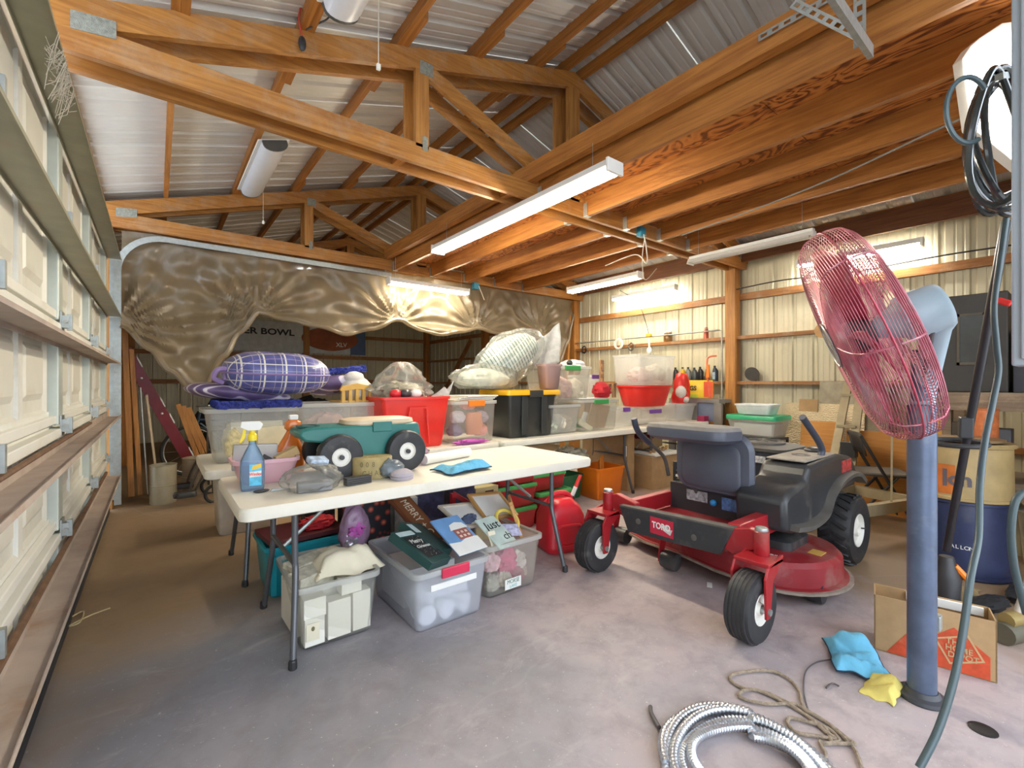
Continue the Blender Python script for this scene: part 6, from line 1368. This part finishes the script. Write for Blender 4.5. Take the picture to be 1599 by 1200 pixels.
# steel trailer frame on casters
t = thing('steel_dolly', 'bare tan steel dolly frame on casters behind the rear wheel', 'dolly', (4.75, 1.0, 0))
for a, b in (((-.55, .1, .27), (.15, -.12, .27)), ((-.42, .55, .27), (.3, .36, .27)), ((.15, -.12, .27), (.3, .36, .27)), ((-.55, .1, .27), (-.42, .55, .27))): MB().bar(a, b, .05, .085).obj('frame_bar', LT, t)
for x, y in ((.13, -.1), (.27, .33), (-.40, .5), (-.5, .1)):
    MB().lathe([(.012, -.02), (.055, -.018), (.06, 0), (.055, .018), (.012, .02)], 16, (x, y, .06), rotm(PI/2, 0, .4)).obj('caster', MDK, t, smooth=True); MB().box((x, y, .17), (.05, .06, .12)).obj('caster_fork', LT, t)
single('measuring_stick', MB().bar((4.55, .98, .28), (4.75, 1.02, .82), .014, .006), LT, 'thin wooden stick leaning below the fan cage', 'stick')
single('leaf_blower', blob((5.12, .78, .12), (.16, .13, .12), 77, .25, 4), M('engine_dirty', (.22, .20, .10), .6, 0, .5, 18, bmp=.4), 'dirty yellowish small engine on the floor by the dolly', 'engine', smooth=True)
# workbench with black cabinet
BW = wood('bench_wood', (.13, .085, .05), (.28, .20, .125), 'y', .4)
t = thing('workbench', 'rough grey wooden workbench shelf by the far wall', 'bench', (5.0, .30, 0))
MB().bb(-.38, -.34, -.75, .44, 1.05, 1.18).obj('front_board', BW, t)
for k, x in enumerate((-.30, -.16, -.02, .12, .26)): MB().bb(x-.066, x+.066, -.75, .46, 1.15, 1.18).obj('plank', BW, t)
for y in (.40, -.22, -.68): MB().bb(-.34, -.25, y-.045, y+.045, 0, 1.15).obj('post', BW, t); MB().bb(.24, .33, y-.045, y+.045, 0, 1.15).obj('post', BW, t)
MB().bb(-.36, .33, -.75, .34, .52, .55).obj('lower_shelf', BW, t); MB().bb(-.38, -.35, -.75, .30, .44, .56).obj('lower_board', BW, t)
t = thing('black_cabinet', 'black cabinet with a framed panel on the workbench', 'cabinet', (4.95, .50, 1.18))
CB = M('cabinet_black', (.040, .036, .032), .5, .1, .12, 6)
MB().prism([(-.24, 0), (-.24, .72), (.02, .72), (.26, .58), (.26, 0)], -.13, .25).obj('body', CB, t, bevel=.008)
for a in ((-.002, .15, .20, .22), (-.002, .15, .56, .58), (-.002, .015, .20, .58), (.135, .15, .20, .58)): MB().bb(-.248, -.238, a[0]-.02, a[1]-.02, a[2], a[3]).obj('panel_frame', M('frame_bronze', (.09, .075, .055), .4, .3), t)
MB().bb(-.244, -.239, -.01, .12, .22, .56).obj('panel', M('panel_smoke', (.05, .055, .055), .2), t)
carton('tool_chest', 'dark metal chest beside the black cabinet', (4.93, .20, 1.18), (.36, .30, .44), M('chest_dark', (.05, .05, .06), .4, .3))
carton('parts_box', 'grey parts box below the bench top', (4.80, .60, .555), (.2, .16, .40), M('parts_grey', (.20, .17, .12), .6))
carton('parts_box', 'slate parts box beside the grey one', (4.85, .43, .555), (.2, .14, .36), M('parts_slate', (.09, .09, .10), .5))
carton('fertilizer_sack', 'orange yellow sack standing behind the fan pole', (4.72, .78, 0), (.14, .16, .98), M('sack_orange', (.62, .30, .03), .6, 0, .2, 14), cat='sack', bevel=.02)
single('dark_bucket', MB().lathe([(.13, 0), (.16, .30), (.165, .31), (.15, .31)], 24, (4.92, .10, .555)), M('bucket_dark', (.04, .04, .05), .5), 'dark bucket on the lower bench shelf', 'bucket', smooth=True)
single('paint_tin', MB().lathe([(.07, 0), (.07, .19), (.075, .195), (.075, .20)], 20, (4.55, .47, .87)), M('tin_orange', (.55, .16, .05), .5, 0, .3, 20), 'orange labelled tin on the tan drum', 'tin', smooth=True)
# drums
t = thing('oil_drum', 'dark blue round drum standing on the floor', 'drum', (4.25, .53, 0))
BD = M('drum_blue', (.03, .04, .10), .45, .2, .2, 7, dirt=(.10, .10, .12), dirt_amt=.3)
MB().lathe([(.222, 0), (.235, .012), (.235, .025), (.215, .03), (.213, .25), (.21, .47), (.225, .475), (.225, .49), (.02, .485)], 36).obj('shell', BD, t, smooth=True)
fa = math.atan2(-.53, -4.25)
for k, ch in enumerate('GALLONS'):
    a = fa+(-1.0+k*.105+.62); text('lettering', ch, .034, PAPER, t, (.2145*math.cos(a), .2145*math.sin(a), .20), (PI/2, 0, a+PI/2))
for k, ch in enumerate('PETROLEUM'):
    a = fa+(k*.06+.02); text('lettering', ch, .018, PAPER, t, (.2145*math.cos(a), .2145*math.sin(a), .285), (PI/2, 0, a+PI/2)) if False else None
t = thing('fibre_drum', 'tan drum with an orange patch and faded letters on the blue drum', 'drum', (4.25, .53, .492))
TD = M('drum_tan', (.40, .29, .13), .55, .1, .2, 6, dirt=(.5, .2, .06), dirt_amt=.3)
MB().lathe([(.225, 0), (.236, .006), (.236, .02), (.226, .026), (.222, .34), (.236, .345), (.24, .36), (.23, .37), (.20, .365), (.01, .36)], 36).obj('shell', TD, t, smooth=True)
ORP = M('drum_patch', (.52, .14, .02), .6, 0, .25, 12)
MB().grid(lambda i, j: (.2265*math.cos(fa-.95+.75*i), .2265*math.sin(fa-.95+.75*i), .04+.19*j), 14, 3).obj('patch', ORP, t, smooth=True)
INK = M('ink_slate', (.10, .09, .11), .6)
for k, ch in enumerate('lon'): a = fa-.42+.22*k; text('lettering', ch, .12 if k else .15, INK, t, (.2275*math.cos(a), .2275*math.sin(a), .14), (PI/2, 0, a+PI/2), bold=.004)
disc('hose_reel_plate', 'round lid with a hole lying on the tan drum', 'lid', (4.25, .53, .875), .19, M('lid_rust', (.28, .18, .09), .6, .2, .3, 12), .015, rot=rotm(0, 0, 0), hole=.05)
# odds and ends on the floor at the edge
single('white_jug', MB().loft([rr(5.0, .40, .2, .2, .03, .0), rr(5.0, .40, .2, .2, .03, .32), rr(5.0, .40, .1, .1, .03, .38)]), M('jug_white', (.55, .50, .36), .5), 'yellowed white jug under the bench', 'jug', smooth=True)
single('bucket', MB().lathe([(.14, 0), (.17, .36), (.18, .37), (.165, .37)], 24, (4.75, .16, 0)), M('bucket_cream', (.52, .48, .38), .5, 0, .2, 10), 'dirty cream bucket under the bench edge', 'bucket', smooth=True)
for i, (x, y, rz, l) in enumerate(((3.60, .36, .3, 'black work glove on the floor behind the carton'), (3.95, .26, .1, 'black rubber boot sole farther from the carton'))):
    single('work_glove', blob((x, y, .03), (.17, .055, .04), 90+i, .25, 4, R=rotm(0, 0, -rz)), M('glove_black', (.015, .016, .02), .6), l, 'glove', smooth=True)
for i, (x, y, s_, l) in enumerate(((3.75, .52, .22, 'tan dried leaf litter beside the trimmer'), (4.1, .22, .2, 'scrap of canvas between the gloves'))):
    m, e = cloth((0, 0, 0), s_*1.4, s_, 50+i, .01); m.v = [(a+x, b+y, c_) for a, b, c_ in m.v]; single('canvas_scrap', m, M('canvas_tan', (.30, .22, .11), .9, 0, .3, 14), l, 'cloth', smooth=True)
t = thing('push_broom', 'pale pipe handle with a brass elbow at the edge', 'pipe', (3.28, .23, .0))
MB().tube([(0, 0, .12), (.22, -.10, .62)], .016, 10).obj('handle', M('pipe_pale', (.42, .38, .33), .5), t, smooth=True); MB().tube(smooth_path([(-.07, .03, .11), (0, 0, .11), (.09, -.05, .09)]), .035, 12).obj('elbow', M('brass_dirty', (.30, .22, .08), .45, .3), t, smooth=True)
MB().tube([(-.10, .04, .05), (.22, -.08, .05)], .05, 16).obj('lower_pipe', M('pipe_olive', (.10, .09, .06), .6), t, smooth=True)
# ------------------------------------------------------------------ far left corner behind the door end
def plank(name, label, p, q, w, th, mat, cat='board', up=(0, 1, 0)):
    return single(name, MB().bar(p, q, w, th, up), mat, label, cat, bevel=.003)
plank('lumber', 'orange stud standing against the door jamb', (-.20, 6.16, .07), (-.26, 6.14, 1.95), .04, .05, WZ, up=(1, 0, 0))
plank('lumber', 'pale stud leaning before the jamb post', (-.13, 6.22, .07), (-.20, 6.18, 1.6), .09, .04, WZ, up=(1, 0, 0))
plank('lumber', 'tan hardboard strip leaning behind the metal bucket', (.02, 6.38, .07), (-.08, 6.3, 1.12), .12, .02, TAN, up=(1, 0, 0))
plank('sheet_metal', 'bent galvanized flashing standing beside the studs', (-.07, 6.30, .05), (-.13, 6.3, 1.2), .09, .012, GALV, 'flashing', up=(1, 0, 0))
t = thing('red_ramp', 'long dark red board with white edge marks leaning at the door', 'board', (.18, 6.55, 0))
MB().bar((.27, .04, .02), (-.45, -.05, 1.62), .03, .115, (1, 0, .4)).obj('board', M('ramp_red', (.17, .008, .015), .4, 0, .1), t, bevel=.003)
for f in (.25, .5, .62, .9): q = Vector((.27, .04, .02)).lerp(Vector((-.45, -.05, 1.62)), f); MB().box(q+Vector((.055, -.012, .02)), (.012, .01, .12), rotm(0, -.41, 0)).obj('edge_mark', PAPER, t)
for f in (.55, .8): q = Vector((.27, .04, .02)).lerp(Vector((-.45, -.05, 1.62)), f); MB().ell(q+Vector((0, -.02, 0)), (.012, .008, .012)).obj('bolt', PAPER, t)
for k in range(3): plank('lumber', ['left', 'middle', 'right'][k]+' of the three orange slats leaning behind the drums', (.49+.07*k, 6.62, .03), (.20+.05*k, 6.60, 1.0-.02*k), .05, .02, WZ, up=(0, 1, 0))
def drum(name, label, c, r, h, mat):
    t = thing(name, label, 'drum', c); MB().lathe([(r*.97, 0), (r, .01), (r, h*.45), (r*1.03, h*.46), (r*1.03, h*.48), (r, h*.49), (r, h-.01), (r*1.04, h-.005), (r*1.04, h), (r*.94, h), (r*.92, .02)], 28).obj('shell', mat, t, smooth=True); return t
drum('metal_bucket', 'pale metal drum at the foot of the red board', (.06, 5.98, 0), .115, .40, M('drum_pale', (.42, .39, .29), .4, .3, .1))
drum('fibre_bucket', 'pale round bin behind the wheelchair footrest', (.38, 6.3, 0), .15, .40, M('bin_beige', (.40, .33, .24), .6, 0, .1))
# wheelchair
t = thing('wheelchair', 'dark steel wheelchair with a raised black footrest', 'wheelchair', (.47, 5.72, 0))
WCS = M('chair_steel', (.10, .09, .08), .3, .7, .1)
for y in (-.06, .42):
    MB().tube(smooth_path([(.0, y, .10), (-.01, y, .45), (-.01, y, .70), (.03, y, .76), (.12, y, .76), (.14, y, .70), (.14, y, .4)]), .012, 8).obj('arm_frame', WCS, t, smooth=True)
    MB().tube(smooth_path([(.12, y, .46), (-.02, y, .45), (-.09, y, .42), (-.16, y, .28), (-.2, y, .16)]), .012, 8).obj('footrest_hanger', WCS, t, smooth=True)
    MB().tube(smooth_path([(.12, y, .40), (.0, y, .40), (-.06, y, .36), (-.13, y, .2), (-.16, y, .13)]), .011, 8).obj('footrest_hanger', WCS, t, smooth=True)
    m = MB(); m.loft([rr(-.24, y-.02, .19, .11, .04, .10), rr(-.24, y-.02, .20, .12, .045, .13), rr(-.24, y-.02, .18, .10, .04, .15)]); m.obj('footplate', MATS['black_plastic'], t, smooth=True)
    MB().tube([(.02+.09*math.cos(a), y, .09+.09*math.sin(a)) for a in [2*PI*i/24 for i in range(24)]], .016, 8, True).obj('front_caster', MATS['black_rubber'], t, smooth=True)
    MB().tube([(.42+.28*math.cos(a), y+(.08 if y > 0 else -.08), .29+.28*math.sin(a)) for a in [2*PI*i/40 for i in range(40)]], .014, 8, True).obj('rear_wheel', MATS['black_rubber'], t, smooth=True)
MB().bb(.0, .42, -.05, .41, .46, .49).obj('seat', MATS['black_plastic'], t); MB().bb(.42, .44, -.05, .41, .5, .85).obj('backrest', MATS['black_plastic'], t)
container('laundry_basket', 'white slotted basket under the rear table end', 'basket', (.62, 4.55, 0), .5, .42, .52, M('basket_white', (.60, .56, .50), .5), .9)
# dark heap and bicycle beyond the plastic
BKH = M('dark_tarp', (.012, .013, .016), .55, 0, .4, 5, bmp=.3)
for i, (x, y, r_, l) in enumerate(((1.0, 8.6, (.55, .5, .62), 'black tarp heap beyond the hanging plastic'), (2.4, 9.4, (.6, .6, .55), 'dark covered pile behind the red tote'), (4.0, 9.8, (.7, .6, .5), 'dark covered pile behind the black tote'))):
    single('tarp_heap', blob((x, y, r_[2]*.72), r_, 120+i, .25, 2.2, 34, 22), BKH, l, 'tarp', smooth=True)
t = thing('bicycle', 'old bicycle standing in the dark beyond the plastic', 'bicycle', (.85, 7.45, 0))
for x in (-.48, .5):
    MB().tube([(x+.32*math.cos(a), 0, .34+.32*math.sin(a)) for a in [2*PI*i/40 for i in range(40)]], .018, 8, True).obj('tyre', MATS['black_rubber'], t, smooth=True)
    w_ = MB().tube([(x+.295*math.cos(a), 0, .34+.295*math.sin(a)) for a in [2*PI*i/40 for i in range(40)]], .009, 6, True).obj('rim', GALV, t, smooth=True)
    for k in range(12): MB().tube([(x, 0, .34), (x+.295*math.cos(k*PI/6), 0, .34+.295*math.sin(k*PI/6))], .002, 4).obj('spoke', GALV, w_)
BF = M('bike_blue', (.02, .05, .09), .35)
for a, b in (((-.48, 0, .34), (-.38, 0, .85)), ((-.40, 0, .75), (.10, 0, .72)), ((-.38, 0, .70), (.02, 0, .30)), ((.02, 0, .30), (.12, 0, .85)), ((.02, 0, .30), (.5, 0, .34)), ((.11, 0, .72), (.5, 0, .34))): MB().tube([a, b], .016, 8).obj('frame_tube', BF, t, smooth=True)
MB().ell((.13, 0, .88), (.13, .06, .035)).obj('saddle', MATS['black_plastic'], t, smooth=True); MB().tube(smooth_path([(-.30, -.28, .95), (-.40, -.1, .93), (-.40, .1, .93), (-.30, .28, .95)]), .012).tube([(-.38, 0, .84), (-.40, 0, .93)], .012).obj('handlebar', GALV, t, smooth=True)
plank('lumber', 'diagonal brown brace on the dim far wall', (6.08, 11.7, .05), (6.08, 9.4, 2.3), .04, .12, WG)
plank('lumber', 'orange diagonal brace beside the far bag corner', (5.86, 6.0, .05), (6.06, 6.03, 2.5), .05, .10, WZ)
# banner on the end wall
t = thing('wall_banner', 'dim football banner stretched along the end wall', 'banner', (2.95, 11.98, 1.98))
MB().bb(-2.2, 1.45, -.006, 0, 0, .72).obj('cloth', M('banner_grey', (.60, .64, .66), .7), t)
MB().bb(1.05, 1.45, -.009, -.006, 0, .72).obj('print', M('banner_blue', (.10, .16, .30), .7), t)
bl = MB(); bl.loft([[Vector((.56+.70*math.cos(2*PI*k/36)*abs(math.cos(2*PI*k/36))**.15*f, yy, .38+.30*math.sin(2*PI*k/36)*f)) for k in range(36)] for f, yy in ((1, -.008), (.98, -.014))]); bl.obj('print', M('banner_ball', (.32, .09, .03), .6, 0, .3, 3), t)
text('lettering', 'SUPER BOWL', .20, M('banner_ink', (.02, .02, .03), .6), t, (-1.05, -.016, .47), (PI/2, 0, 0), sx=1.25, bold=.006); text('lettering', 'XLV', .15, PAPER, t, (.82, -.018, .24), (PI/2, 0, 0), bold=.004)
# cobweb on the door
R = random.Random(5); m = MB()
for k in range(70):
    a = Vector((-.30, 2.30+R.uniform(-.1, .25), 2.36+R.uniform(-.12, .10))); b = Vector((-.262, a.y+R.uniform(-.06, .12), 2.44+R.uniform(-.06, .01))); c_ = (a+b)/2+Vector((.0, R.uniform(-.04, .04), R.uniform(-.05, .02)))
    m.tube([a, c_, b], .0011, 4)
o = single('cobweb', m, M('web_grey', (.5, .46, .38), .9), 'dusty cobweb strung under the upper door strut', 'cobweb'); o['kind'] = 'stuff'
# leaves on the strut, specks on the floor
R = random.Random(9); LF = M('leaf_brown', (.26, .12, .04), .8)
for k in range(2):
    x, y = R.uniform(-.36, -.28), 1.2+k*.22+R.uniform(-.1, .1)
    o = MB().add([(-.015, 0, 0), (0, .008, .004), (.02, 0, .002), (0, -.008, .005)], [(0, 1, 2, 3)]).obj('dry_leaf', LF); o.location = (x, y, .93); o.rotation_euler = (0, 0, R.uniform(0, 6)); tag(o, ['nearer', 'farther'][k]+' dry leaf on the dusty door strut', 'leaf')
